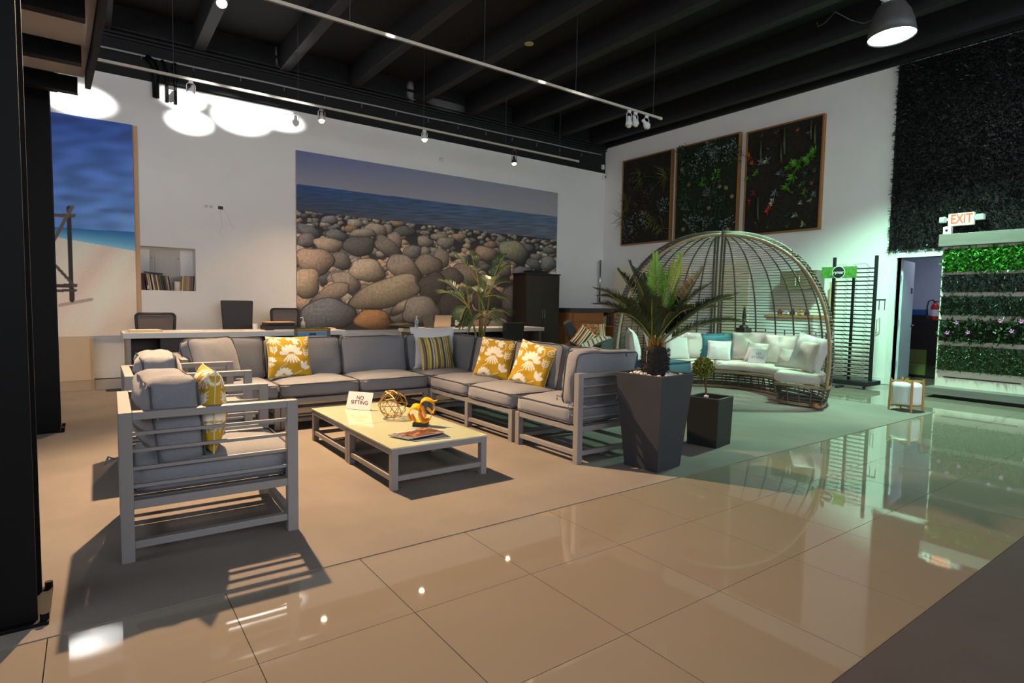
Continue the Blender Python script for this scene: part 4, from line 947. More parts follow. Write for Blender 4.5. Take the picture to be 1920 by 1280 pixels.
V1, F1 = leaf_quads(np.stack([rr*np.cos(a), rr*np.sin(a), np.full(n, zc)], 1), np.stack([0.3*np.cos(a), 0.3*np.sin(a), np.ones(n)], 1), rnd_dirs(n), np.random.uniform(0.04, 0.10, n), 0.012)
o = np_mesh('crown_fuzz', V1, F1, mat('golden_fuzz', (150, 104, 34), 0.9, island=0.3), t); o['kind'] = 'stuff'
crown = np.array([pc[0], pc[1], H_-0.04+zc+0.01])
FR = [(1116, 541, -0.1, 0.16, 0), (1114, 570, 0.05, 0.17, 0), (1122, 555, 0.25, 0.20, 0), (1158, 506, -0.15, 0.10, 0), (1180, 492, 0.2, 0.06, 0), (1196, 528, -0.3, 0.10, 0), (1228, 476, 0.05, 0.0, 1), (1268, 474, -0.05, 0.0, 1),
      (1278, 478, 0.1, 0.0, 1), (1318, 503, 0.2, 0.03, 0), (1332, 532, -0.1, 0.10, 0), (1380, 552, 0.0, 0.13, 0), (1372, 560, 0.3, 0.16, 0), (1398, 604, -0.1, 0.14, 0), (1150, 588, -0.3, 0.18, 0), (1262, 585, -0.42, 0.16, 0),
      (1300, 578, -0.35, 0.15, 0), (1222, 560, -0.45, 0.14, 0), (1205, 515, 0.35, 0.05, 0), (1300, 530, 0.38, 0.06, 0), (1345, 575, 0.35, 0.15, 0), (1165, 560, 0.4, 0.15, 0)]
for (x, y, off, lift, yg) in FR:
    tip = at_depth(x, y, crown, off*0.9)
    frond(t, crown+np.array([random.uniform(-.03, .03), random.uniform(-.03, .03), 0]), tip, lift, 0.15 if yg else 0.135, 74, M_SAGOY if yg else M_SAGO, M_RACH, vee=0.25 if yg else 0.55, w=0.011 if not yg else 0.014, start=0.14, stalk=0.006, sag=0.004, ang=62)
MB().box(-0.006, 0.006, -0.001, 0.001, -0.045, 0.045, TR(*(np.array(at_depth(1213, 668, crown, -0.05))-np.array(t.location)).tolist())).build('price_tag', M_PAPER, t)
# small black planter with the ball topiary
t = thing('square_planter', 'small black square planter beside the tall planter', 'planter', (4.76, 0.53, 0), R(10)); hs = 0.155
m = MB(); R4 = [ring4(hs*0.93, 0.004), ring4(hs, 0.45), ring4(hs-0.025, 0.45), ring4(hs-0.025, 0.36)]; V = [v for r in R4 for v in r]; F = [(0, 3, 2, 1), (12, 13, 14, 15)]
for k in range(3): F += [(4*k+i, 4*k+(i+1) % 4, 4*k+4+(i+1) % 4, 4*k+4+i) for i in range(4)]
m.add(V, F); m.build('pot', M_BLKPLANT, t, bevel=0.006)
o = link(bpy.data.objects.new('rim_pebble', mp_), t); o.scale = (0.03, 0.024, 0.015); o.location = (-hs+0.03, -0.02, 0.46)
q = np.array([4.72, 0.55, 0.364])
t = thing('ball_topiary', 'little ball topiary on a thin stem in the small black planter', 'plant', q)
topz = float(at_depth(1319, 689, (q[0], q[1], 0.7))[2])-q[2]; tx = at_depth(1319, 689, (q[0], q[1], 0.7))-q
MB().tube([(0, 0, 0), (0.004, 0.003, topz*0.4), (tx[0]*0.6, tx[1]*0.6, topz*0.8), (tx[0], tx[1], topz)], 0.009, 7).build('stem', mat('bark', (74, 58, 46), 0.9), t, smooth=True)
n = 1500; dr = rnd_dirs(n); bs = dr*np.random.uniform(0.072, 0.092, n)[:, None]+np.array([tx[0], tx[1], topz])
V1, F1 = leaf_quads(bs, dr*0.5+rnd_dirs(n)*0.8, rnd_dirs(n), np.random.uniform(0.014, 0.026, n), 0.012)
o = np_mesh('foliage_ball', V1, F1, mat('boxwood_leaf', (112, 120, 36), 0.5, island=0.6), t); o['kind'] = 'stuff'
MB().lathe([(0.002, -0.07), (0.06, -0.04), (0.074, 0), (0.06, 0.04), (0.002, 0.07)], 16, TR(tx[0], tx[1], topz)).build('foliage_core', mat('boxwood_core', (50, 52, 20), 0.8), t, smooth=True)
# teal pouf
t = thing('teal_pouf', 'dark teal cube pouf standing behind the tall planter', 'pouf', (5.93, 2.06, 0), R(5))
cushion('pouf_body', t, 0.56, 0.5, 0.585, TR(0, 0, 0.297), M_TEALD, 5, 0.03, (0.006, 0.006, 0.012), True, 0.003)
# areca palm behind the sofa
pb = ony(903, 640, 5.4); t = thing('areca_palm', 'bushy palm with feathery fronds standing behind the sofa', 'plant', (pb[0], pb[1], 0.3)); base = np.array([pb[0], pb[1], 0.3])
tp = thing('palm_pot', 'dark round pot holding the bushy palm behind the sofa', 'planter', (pb[0], pb[1], 0))
MB().lathe([(0.13, 0.004), (0.18, 0.36), (0.165, 0.36), (0.16, 0.30)], 24).build('pot', M_BLKPLANT, tp, smooth=True)
stems = [((905, 560), 0.0), ((880, 578), -0.15), ((920, 540), 0.15), ((897, 530), 0.05), ((912, 590), -0.25)]
heads = []
for (x, y), off in stems:
    tip = at_depth(x, y, base+np.array([0, 0, 0.6]), off); heads.append(tip)
    mid = (base+tip)/2+np.array([0, 0, 0.05])
    MB().tube([tuple(base+np.array([random.uniform(-.05, .05), random.uniform(-.05, .05), 0.0])-base), tuple(mid-base), tuple(tip-base)], [0.022, 0.018, 0.011], 7).build('stem', mat('areca_stem', (128, 120, 50), 0.5, var=0.2, vscale=20), t, smooth=True)
PF = [(3, 849, 472, 0.06, 0.1), (3, 882, 472, 0.05, -0.05), (2, 946, 478, 0.10, 0.0), (2, 958, 496, 0.14, 0.2), (1, 826, 526, 0.14, 0.0), (1, 824, 549, 0.14, 0.2), (1, 872, 523, 0.0, -0.2), (0, 958, 530, 0.16, 0.1), (0, 955, 566, 0.12, -0.2),
      (0, 940, 560, 0.1, 0.35), (4, 955, 590, 0.12, 0.0), (4, 938, 618, 0.10, -0.3), (1, 862, 595, 0.12, -0.25), (1, 866, 612, 0.12, 0.1), (4, 893, 548, 0.05, -0.35), (4, 932, 600, 0.10, 0.3), (0, 880, 540, 0.08, 0.3), (0, 925, 520, 0.1, 0.3), (4, 880, 620, 0.15, -0.3)]
for hk, x, y, lift, off in PF:
    tip = at_depth(x, y, base+np.array([0, 0, 0.6]), off)
    frond(t, heads[hk], tip, lift*1.3, 0.27, 28, M_PALM, M_STALKY, vee=0.3, w=0.017, start=0.25, stalk=0.009, sag=0.03, ang=62)
# ================================================================== BACK OF THE SHOP
def desk(label, x0, x1, y0, y1, z, legs, face):
    t = thing('desk', label, 'desk', ((x0+x1)/2, (y0+y1)/2, 0)); a, b = (x1-x0)/2, (y1-y0)/2
    box('desk_top', -a, a, -b, b, z-0.075, z, M_WHITETOP, t, 0.004)
    for s in (-1, 1): box('side_panel', s*(a-0.04), s*(a-0.09), -b+0.06, b-0.06, 0.002, z-0.076, face, t, 0.003)
    box('modesty_panel', -a+0.1, a-0.1, b-0.16, b-0.12, 0.12, z-0.076, M_DARKWOOD, t)
    for x in legs: box('drawer_unit', x-0.2, x+0.2, -b+0.12, b-0.2, 0.002, z-0.076, M_DARKWOOD, t, 0.004)
    return t
M_TAUPEP = mat('taupe_laminate', (168, 152, 138), 0.5)
desk('long white-topped desk behind the left part of the sofa', 0.52, 3.60, 6.72, 7.50, 0.78, (-0.9, 0.9), M_TAUPEP)
desk('white-topped desk with laptop under the pebble beach print', 4.92, 7.90, 6.80, 7.55, 0.78, (1.0,), M_GREYWOOD)
DZ = 0.782
def office_chair(label, px, py_top, Y, w, h, mesh, face=0.0):
    p = ony(px, py_top, Y); zt = float(p[2]); t = thing('office_chair', label, 'chair', (p[0], Y, 0), face, 'office chairs at the desks')
    zb = max(zt-h, 0.5)
    if mesh:
        r = 0.05; pts = []
        for cx, cz, a_ in ((w/2-r, zt-r, 0), (-w/2+r, zt-r, PI/2), (-w/2+r, zb+r, PI), (w/2-r, zb+r, 1.5*PI)):
            pts += [((cx+r*math.cos(a_+PI/2*k/5))*(1.0-0.10*(zt-cz)/h), 0.03*((cz-zb)/h), cz+r*math.sin(a_+PI/2*k/5)) for k in range(6)]
        MB().tube(pts, 0.02, 7, True).build('back_frame', M_BLKPL, t, smooth=True)
        MB().add([(-w/2+0.02, 0.032, zt-0.02), (w/2-0.02, 0.032, zt-0.02), (w/2*0.92-0.02, 0.004, zb+0.02), (-w/2*0.92+0.02, 0.004, zb+0.02)], [(0, 1, 2, 3)]).build('mesh_back', M_MESH, t)
    else:
        m = MB().add([(-w/2, 0.05, zt), (w/2, 0.05, zt), (w/2*0.88, 0.0, zb), (-w/2*0.88, 0.0, zb), (-w/2, 0.11, zt-0.004), (w/2, 0.11, zt-0.004), (w/2*0.88, 0.06, zb), (-w/2*0.88, 0.06, zb)],
                     [(0, 1, 2, 3), (7, 6, 5, 4), (0, 4, 5, 1), (1, 5, 6, 2), (2, 6, 7, 3), (3, 7, 4, 0)])
        m.build('leather_back', M_BLKLEATH, t, bevel=0.02)
    box('seat', -w/2, w/2, -0.42, 0.02, 0.42, 0.50, M_BLKLEATH, t, 0.03)
    MB().tube([(0, -0.2, 0.06), (0, -0.2, 0.42)], 0.025, 8).build('gas_column', M_CHROME, t)
    for k in range(5):
        a_ = 2*PI*k/5; MB().tube([(0, -0.2, 0.09), (0.26*math.cos(a_), -0.2+0.26*math.sin(a_), 0.06)], 0.018, 6).build('base_arm', M_BLKPL, t)
        MB().lathe([(0.028, -0.012), (0.028, 0.012)], 10, TR(0.26*math.cos(a_), -0.2+0.26*math.sin(a_), 0.032) @ Matrix.Rotation(PI/2, 4, 'X')).build('castor', M_BLKPL, t)
    MB().tube([(0, 0.03, 0.44), (0, 0.06, 0.5), (0, 0.05, zb+0.06)], 0.018, 6).build('back_stem', M_BLKPL, t)
office_chair('black mesh-back office chair at the left end of the long desk', 292, 588, 7.72, 0.52, 0.5, True)
office_chair('tall black leather office chair behind the long desk', 446, 563, 7.85, 0.50, 0.6, False)
office_chair('black mesh-back office chair at the right end of the long desk', 535, 579, 7.72, 0.46, 0.5, True)
office_chair('dark brown leather chair in front of the second desk', 959, 604, 6.3, 0.50, 0.45, False, PI)
# wooden chair with blue sling at the long desk
p = ony(586, 617, 6.3); t = thing('sling_chair', 'wooden chair with a blue sling back in front of the long desk', 'chair', (p[0], 6.3, 0)); zt = float(p[2]); hw = 0.27
for s in (-1, 1):
    box('back_post', s*hw, s*(hw-0.04), -0.02, 0.02, 0.002, zt, M_GREYWOOD, t, 0.003); box('front_leg', s*hw, s*(hw-0.04), 0.42, 0.46, 0.002, 0.44, M_GREYWOOD, t, 0.003)
box('top_rail', -hw+0.04, hw-0.04, -0.018, 0.018, zt-0.035, zt, M_OAK, t, 0.003)
box('sling_back', -hw+0.045, hw-0.045, -0.008, 0.006, zt-0.36, zt-0.04, mat('blue_sling', (110, 160, 196), 0.6), t)
box('seat', -hw+0.045, hw-0.045, 0, 0.44, 0.40, 0.43, MATS['blue_sling'], t); box('back_slot', -0.05, 0.05, -0.012, -0.008, zt-0.09, zt-0.06, M_BLKPL, t)
# things on the long desk
def small(name, label, cat, px, py, zz=DZ, Yp=None):
    p = onz(px, py, zz) if Yp is None else ony(px, py, Yp); return thing(name, label, cat, (p[0], p[1] if Yp is None else Yp, zz))
t = thing('paper_stack', 'stack of cream papers at the left end of the long desk', 'papers', (0.78, 6.95, DZ), R(8)); M_CREAMP = mat('cream_paper', (232, 210, 182), 0.7)
for k in range(3): box('sheet_bundle', -0.2+0.01*k, 0.2-0.008*k, -0.14, 0.14-0.01*k, 0.012*k, 0.012*k+0.011, M_CREAMP, t, 0.001)
tag(box('paper_sheet', 1.25, 1.55, 7.0, 7.3, DZ, DZ+0.003, M_PAPER), 'flat white sheet on the left half of the long desk', 'paper')
tag(box('paper_sheet', 2.08, 2.38, 6.85, 7.1, DZ, DZ+0.004, M_PAPER), 'flat printed sheet left of the black printer', 'paper')
t = thing('desktop_printer', 'black desktop printer topped with tan papers on the long desk', 'printer', (2.62, 7.1, DZ))
box('printer_body', -0.24, 0.24, -0.16, 0.16, 0.0, 0.075, M_BLKPL, t, 0.01); box('printer_lid', -0.22, 0.22, -0.15, 0.15, 0.085, 0.118, M_BLKPL, t, 0.006)
for s in (-1, 1): box('side_post', s*0.22, s*0.19, -0.14, 0.14, 0.075, 0.085, M_BLKPL, t)
tag(box('paper_stack', 2.4, 2.84, 6.95, 7.25, DZ+0.1195, DZ+0.132, mat('tan_paper', (226, 172, 122), 0.7)), 'tan papers lying on top of the black printer', 'papers')
tag(box('magazine', 2.50, 2.86, 6.78, 6.92, DZ, DZ+0.012, mat('pale_cover', (196, 198, 204), 0.4)), 'pale magazine in front of the black printer', 'magazine')
t = thing('hand_sanitizer', 'clear pump bottle next to the black printer', 'bottle', (2.98, 7.0, DZ))
MB().lathe([(0.035, 0), (0.036, 0.12), (0.014, 0.145), (0.014, 0.16)], 14).build('bottle', mat('clear_plastic', (222, 220, 214), 0.1, trans=0.6), t, smooth=True)
MB().tube([(0, 0, 0.16), (0, 0, 0.2), (-0.035, 0, 0.2), (-0.04, 0, 0.19)], 0.007, 6).build('pump', M_PLAST, t)
tag(MB().lathe([(0.04, 0), (0.04, 0.09), (0.03, 0.095)], 14, TR(2.30, 7.22, DZ)).build('white_cup', M_PLAST, smooth=True), 'small white cup left of the black printer', 'cup')
t = thing('turf_sample', 'green artificial turf sample lying on the long desk', 'turf', (3.12, 6.95, DZ)); box('backing', -0.26, 0.26, -0.12, 0.12, 0, 0.008, M_BLKPL, t)
n = 1600; bs = np.stack([np.random.uniform(-.26, .26, n), np.random.uniform(-.12, .12, n), np.full(n, .008)], 1); dr = rnd_dirs(n)*0.4+np.array([0, 0, 1.0])
V1, F1 = leaf_quads(bs, dr, rnd_dirs(n), np.random.uniform(.02, .035, n), 0.007); o = np_mesh('turf', V1, F1, mat('turf_green', (92, 124, 44), 0.6, island=0.3), t); o['kind'] = 'stuff'
tag(box('paper_stack', 3.3, 3.56, 7.12, 7.4, DZ, DZ+0.016, M_CREAMP), 'low pile of cream papers at the right end of the long desk', 'papers')
# things on the second desk
def on_desk2(px, Y): return float(ony(px, 600, Y)[0])
t = thing('laptop_bag', 'flat black bag at the left end of the second desk', 'bag', (on_desk2(752, 7.2), 7.2, DZ))
MB().lathe([(0.02, 0.0), (0.2, 0.004), (0.23, 0.03), (0.2, 0.07), (0.12, 0.095), (0.01, 0.1)], 18, Matrix.Diagonal((1.05, 0.6, 1, 1))).build('bag_body', M_BLKLEATH, t, smooth=True)
MB().tube([(-0.1, -0.12, 0.03), (0.0, -0.16, 0.03), (0.14, -0.13, 0.02), (0.2, -0.1, 0.03)], 0.012, 6).build('strap', M_BLKPL, t, smooth=True)
t = thing('water_bottle', 'clear plastic water bottle on the second desk', 'bottle', (on_desk2(781, 7.0), 7.0, DZ))
MB().lathe([(0.03, 0), (0.033, 0.02), (0.031, 0.08), (0.034, 0.1), (0.033, 0.15), (0.012, 0.195), (0.012, 0.205)], 16).build('bottle', mat('water_plastic', (196, 210, 220), 0.08, trans=0.7), t, smooth=True)
MB().lathe([(0.0335, 0.09), (0.0345, 0.1), (0.0345, 0.14), (0.0335, 0.15)], 16, cap=False).build('label_band', mat('blue_band', (120, 170, 210), 0.4), t, smooth=True)
MB().lathe([(0.014, 0.205), (0.014, 0.225)], 12).build('cap', M_PLAST, t)
t = thing('laptop', 'open silver laptop seen from behind on the second desk', 'laptop', (on_desk2(829, 7.05), 7.05, DZ), R(-4)); M_SILV = mat('silver_laptop', (206, 186, 162), 0.35, 0.3)
box('keyboard_base', -0.17, 0.17, 0.0, 0.23, 0, 0.014, M_SILV, t, 0.003); MB().box(-0.17, 0.17, -0.006, 0.0, 0.0, 0.235, TR(0, -0.002, 0.014) @ Matrix.Rotation(R(14), 4, 'X')).build('lid', M_SILV, t, bevel=0.002)
t = thing('laptop', 'dark laptop screen partly behind the silver laptop', 'laptop', (on_desk2(806, 7.3), 7.3, DZ), R(20)); box('keyboard_base', -0.15, 0.15, -0.2, 0.0, 0, 0.014, M_PIPE, t, 0.003)
MB().box(-0.15, 0.15, 0.0, 0.006, 0.0, 0.225, TR(0, 0.002, 0.014) @ Matrix.Rotation(R(-18), 4, 'X')).build('lid', mat('dark_lid', (78, 80, 84), 0.4), t)
t = thing('web_camera', 'small white and black webcam on the second desk', 'camera', (on_desk2(857, 7.1), 7.1, DZ)); MB().lathe([(0.045, 0), (0.04, 0.02), (0.02, 0.04)], 14).build('stand', M_BLKPL, t, smooth=True)
MB().lathe([(0.03, 0.04), (0.042, 0.06), (0.042, 0.12), (0.03, 0.145)], 16).build('head', M_PLAST, t, smooth=True)
# wardrobe, low cabinet, dark lounge chair in the back corner
a = ony(988, 512, 7.75); b = ony(1050, 513, 7.75); t = thing('wardrobe', 'tall black-brown wardrobe with two doors by the back wall', 'wardrobe', ((a[0]+b[0])/2, 8.02, 0)); hw = float(b[0]-a[0])/2; hz = float(a[2]+b[2])/2
box('carcass', -hw, hw, -0.25, 0.25, 0.002, hz-0.03, M_DARKWOOD, t, 0.003); box('crown', -hw-0.02, hw+0.02, -0.28, 0.25, hz-0.03, hz, M_DARKWOOD, t, 0.003)
for s in (-1, 1):
    dd = box('wardrobe_door', s*0.003, s*(hw-0.01), -0.272, -0.251, 0.06, hz-0.05, M_DARKWOOD, t, 0.004); box('handle', s*0.03-0.006, s*0.03+0.006, -0.295, -0.283, hz*0.48, hz*0.48+0.2, M_CHROME, dd)
tag(box('flat_box', a[0]+0.25, a[0]+0.75, 7.9, 8.2, hz+0.001, hz+0.07, M_BLKPL), 'flat black box lying on top of the wardrobe', 'box')
tag(box('white_router', b[0]-0.2, b[0]-0.04, 7.85, 8.0, hz+0.001, hz+0.05, M_PLAST), 'small white device on top of the wardrobe', 'device')
a = ony(1052, 577, 8.0); zc_ = float(a[2]); t = thing('sideboard', 'honey-coloured wooden cabinet with dark top in the back corner', 'cabinet', (float(a[0])+1.02, 8.04, 0))
box('dark_top', -0.95, 0.62, -0.30, 0.26, zc_-0.10, zc_, mat('charcoal_top', (74, 72, 72), 0.5, var=0.1), t, 0.003)
box('carcass', -0.93, 0.22, -0.24, 0.26, 0.002, zc_-0.101, M_OAK, t); box('open_bay_back', 0.22, 0.6, 0.2, 0.26, 0.002, zc_-0.101, M_DARKWOOD, t); box('end_panel', 0.57, 0.6, -0.26, 0.2, 0.002, zc_-0.101, M_OAK, t)
for k in range(4):
    z1 = zc_-0.12-0.215*k; dr_ = box('drawer_front', -0.80, 0.1, -0.265, -0.241, z1-0.2, z1, M_OAK, t, 0.004); box('pull_strip', -0.8, 0.1, -0.275, -0.266, z1-0.207, z1-0.199, M_CHROME, dr_)
box('shelf', 0.22, 0.57, -0.24, 0.2, zc_-0.46, zc_-0.44, M_OAK, t)
sx = float(a[0])+1.02
for k, (c, nm) in enumerate((((178, 172, 150), 'ivory'), ((160, 156, 130), 'stone'), ((150, 140, 96), 'olive'), ((36, 36, 40), 'black'), ((60, 62, 70), 'charcoal'), ((44, 46, 52), 'graphite'))):
    tag(box('binder', sx+0.24+0.048*k, sx+0.283+0.048*k, 7.85, 8.1, zc_-0.439, zc_-0.19-0.012*(k % 2), mat('binder_%d' % k, c, 0.5), None, 0.002), '%s binder standing in the open bay of the corner cabinet' % nm, 'binder', 'binders in the corner cabinet')
pl = onz(1085, 640, 0.45); LX, LY = 8.15, 5.75
t = thing('lounge_chair', 'dark grey lounge chair with colourful pillows behind the sofa', 'chair', (LX, LY, 0), R(-20)); M_DKF = mat('dark_grey_fabric', (62, 62, 66), 0.9, var=0.1, vscale=60); M_SLATE = mat('slate_shell', (84, 90, 92), 0.5)
cushion('seat_cushion', t, 0.9, 0.7, 0.16, TR(0, 0, 0.40), M_DKF, 3, 0.05, pipes=False); cushion('back_cushion', t, 0.8, 0.52, 0.16, upright(-0.30, 0.08, 0.70, R(-25), R(24)), M_DKF, 4, 0.06, pipes=False)
MB().add([(0.1, -0.40, 0.32), (0.62, -0.34, 0.32), (0.66, -0.36, 0.74), (0.12, -0.42, 0.56), (0.1, -0.36, 0.32), (0.62, -0.30, 0.32), (0.66, -0.32, 0.74), (0.12, -0.38, 0.56)], [(0, 1, 2, 3), (7, 6, 5, 4), (0, 4, 5, 1), (1, 5, 6, 2), (2, 6, 7, 3), (3, 7, 4, 0)]).build('arm_shell', M_SLATE, t, bevel=0.01)
for sx_ in (-0.38, 0.38):
    for sy_ in (-0.28, 0.28): box('leg', sx_-0.02, sx_+0.02, sy_-0.02, sy_+0.02, 0.002, 0.32, M_BLKPL, t)
def paint_rstripe(U, V):
    pal = {'o': (206, 96, 40), 'w': (222, 210, 188), 'g': (70, 78, 60), 'd': (48, 44, 46), 'r': (150, 40, 34)}; s = 'owgwdowrwgdwowgrow'; k = np.clip(((U+1)/2*len(s)).astype(int), 0, len(s)-1); return np.array([pal[s[q]] for q in k], float)
def paint_mixed(U, V):
    n = np.array([noise.noise(Vector((a*3, b*3, 2))) for a, b in zip(U, V)]); C = np.tile(np.array([196., 150, 110]), (U.size, 1)); C[n > .15] = (170, 52, 40); C[n < -.18] = (92, 110, 54); C[(U > .35)] = (214, 192, 170); C[(U > .35) & (np.sin(U*30) > .4)] = (160, 50, 44); return C
def near(px, py, Y): p = ony(px, py, Y); return (float(p[0]), Y, float(p[2]))
pillow('throw_pillow', 'orange striped pillow on the dark lounge chair', 0.42, 0.42, 0.15, near(1085, 651, 5.5), R(-30), R(20), R(38), None, paint_rstripe, 50, seed=21)
pillow('throw_pillow', 'red and green patterned pillow on the dark lounge chair', 0.46, 0.36, 0.14, near(1117, 640, 5.65), R(-25), R(18), 0, None, paint_mixed, 50, seed=22)
a = np.array(near(1090, 645, 5.3)); b_ = np.array(near(1143, 630, 5.25)); t = thing('striped_throw', 'cream throw with red stripes and fringe draped over the chair arm', 'throw', a)
nx_, ny_ = 40, 10; V = []; C = []
for i in range(nx_+1):
    s_ = i/nx_; c_ = (b_-a)*s_+np.array([0, 0, 0.05*math.sin(PI*s_)])
    for j in range(ny_+1): V.append(c_+np.array([0.05*j/ny_, 0.0-0.02*j/ny_, -0.16*(j/ny_)*(1-0.75*s_)])); C.append((214, 206, 194) if not (abs((s_*7) % 1-.5) < .14) else (150, 52, 46))
i = np.arange((nx_+1)*(ny_+1)).reshape(nx_+1, ny_+1); F = np.stack([i[:-1, :-1], i[1:, :-1], i[1:, 1:], i[:-1, 1:]], -1).reshape(-1, 4)
Cc = np.array(C)/255.; np_mesh('throw_cloth', V, F, mat_attr('printed_throw', .9), t, smooth=True, cols=((Cc+.055)/1.055)**2.4)
m = MB()
for k in range(16): m.tube([tuple(np.array([0.01*k, 0, -0.06])), tuple(np.array([0.01*k+random.uniform(-.01, .01), -0.01, -0.16]))], 0.0025, 4)
o = m.build('fringe', M_PAPER, t); o['kind'] = 'stuff'

# ================================================================== RIGHT WALL
# three framed living-wall panels
M_PFR = mat('amber_wood_frame', (150, 104, 52), 0.5, var=0.1); M_MOSS = mat('dark_moss', (34, 30, 22), 0.95, var=0.5, vscale=20, bump=1.0, bscale=40); M_MOSSG = mat('green_moss', (30, 38, 20), 0.95, var=0.5, vscale=20, bump=1.0, bscale=40)
LEAF = {}
def lmat(nm, c): return mat('leaf_'+nm, c, 0.55, island=0.35)
def rosette(parent, y, z, r, m, n=16, kind='succulent', up=0.5, wd=0.32, off=0.02):
    a = np.random.uniform(0, 2*PI, n); k = np.linspace(0.35, 1, n)
    dr = np.stack([-(1.15-k)*1.2*np.ones(n)-0.15, np.cos(a)*k, np.sin(a)*k], 1)
    bs = np.tile(np.array([-off, y, z]), (n, 1)); V1, F1 = leaf_quads(bs, dr, np.stack([np.zeros(n), -np.sin(a), np.cos(a)], 1), r*k, r*wd); return np_mesh(kind, V1, F1, m, parent)
def tuft(parent, y, z, h, m, n=36, kind='grass_tuft'):
    dr = np.stack([np.random.uniform(-.8, -.1, n), np.random.normal(0, .35, n), np.random.uniform(-1.1, .5, n)], 1); bs = np.stack([np.full(n, -.01), y+np.random.normal(0, .05, n), z+np.random.normal(0, .05, n)], 1)
    V1, F1 = leaf_quads(bs, dr, rnd_dirs(n), np.random.uniform(.5, 1, n)*h, 0.012); return np_mesh(kind, V1, F1, m, parent)
def clump(parent, y, z, r, m, n=70, kind='leaf_clump', ll=0.055):
    dr = rnd_dirs(n); dr[:, 0] = -abs(dr[:, 0]); bs = dr*np.random.uniform(.3, 1, n)[:, None]*r; bs[:, 0] *= .55; bs += np.array([-.01, y, z]); V1, F1 = leaf_quads(bs, dr+rnd_dirs(n)*.7, rnd_dirs(n), np.random.uniform(.7, 1.2, n)*ll, ll*.55); o = np_mesh(kind, V1, F1, m, parent); o['kind'] = 'stuff'; return o
def green_panel(label, q0, q1, z0, z1, moss):
    y0, y1 = q0, q1
    t = thing('plant_panel', label, 'plant panel', (XW, (y0+y1)/2, (z0+z1)/2), 0, 'framed plant panels'); hy, hz = abs(y1-y0)/2, (z1-z0)/2
    box('backing', -0.07, -0.002, -hy+0.03, hy-0.03, -hz+0.03, hz-0.03, moss, t)
    for s in (-1, 1): box('frame_side', -0.09, -0.002, s*hy, s*(hy-0.032), -hz, hz, M_PFR, t, 0.003); box('frame_rail', -0.09, -0.002, -hy+0.032, hy-0.032, s*hz, s*(hz-0.03), M_PFR, t, 0.003)
    g = bpy.data.objects.new('planting', None); link(g, t); g.location = (-0.07, 0, 0); return g, hy, hz, t
GBL, GGR, GOL, GBR = lmat('bluegrey', (112, 122, 120), ), lmat('deepgreen', (44, 70, 44)), lmat('olive', (104, 104, 44)), lmat('bronze', (78, 60, 44))
LIME, PALE, ORA, REDL, WHT, PURP = lmat('lime', (78, 140, 34)), lmat('pale', (136, 158, 116)), lmat('orange', (170, 88, 36)), lmat('red', (196, 60, 24)), lmat('white', (214, 208, 178)), lmat('purple', (96, 50, 62))
def put(panel_t, hy, hz, x, y): # pixel to panel y,z
    p = onx(x, y, XW-0.08); return float(p[1])-panel_t.location[1], float(p[2])-panel_t.location[2]
zt_, zb_ = 4.85, 2.76
g, hy, hz, pt = green_panel('leftmost framed plant panel with grasses and blue-grey leaves', 7.66, 6.13, zb_, zt_, M_MOSS)
for x, y, r, mm, fn in ((1245, 385, .20, GBL, clump), (1190, 420, .26, GBL, clump), (1212, 412, .22, GBL, clump), (1180, 440, .22, lmat('slateplum', (84, 84, 92)), clump), (1250, 330, .4, GOL, tuft), (1202, 330, .45, GOL, tuft), (1230, 335, .4, GGR, tuft), (1178, 380, .45, GOL, tuft), (1170, 410, .5, GOL, tuft),
                    (1226, 412, .45, GOL, tuft), (1185, 345, .16, GBR, clump), (1215, 365, .2, GBR, clump), (1200, 385, .18, lmat('rust', (70, 44, 38)), clump), (1240, 425, .35, GOL, tuft), (1208, 400, .12, lmat('amber', (150, 120, 54)), rosette)):
    yy, zz = put(pt, hy, hz, x, y); yy = max(min(yy, hy-.04), -hy+.1); fn(g, yy, zz, r, mm)
g, hy, hz, pt = green_panel('middle framed plant panel thick with dark green leaves', 6.02, 4.42, zb_, zt_, M_MOSSG)
for k in range(34):
    yy, zz = random.uniform(-hy+.15, hy-.15), random.uniform(-hz+.15, hz-.15); clump(g, yy, zz, random.uniform(.10, .2), random.choice([GGR, GGR, GBL, lmat('teal', (52, 84, 70))]), 55)
for x, y, r, mm in ((1325, 283, .2, lmat('teal', (52, 84, 70))), (1310, 315, .24, GBL), (1290, 295, .2, GGR), (1383, 290, .2, GGR), (1342, 328, .12, LIME), (1320, 342, .1, LIME), (1310, 422, .26, GBL), (1365, 418, .2, GBL)): yy, zz = put(pt, hy, hz, x, y); clump(g, yy, zz, r, mm)
for x, y in ((1280, 318), (1293, 346), (1350, 350), (1362, 352), (1373, 368), (1330, 390), (1336, 287), (1282, 430), (1365, 430)):
    yy, zz = put(pt, hy, hz, x, y); MB().lathe([(.01, -.05), (.045, -.02), (.045, .02), (.01, .05)], 10, TR(-.03, yy, zz)).build('moss_ball', mat('moss_ball', (116, 110, 60), .8, bump=.5), g, smooth=True)
g, hy, hz, pt = green_panel('rightmost framed plant panel with lime, red and white succulents', 4.28, 2.73, 2.72, 4.80, M_MOSS)
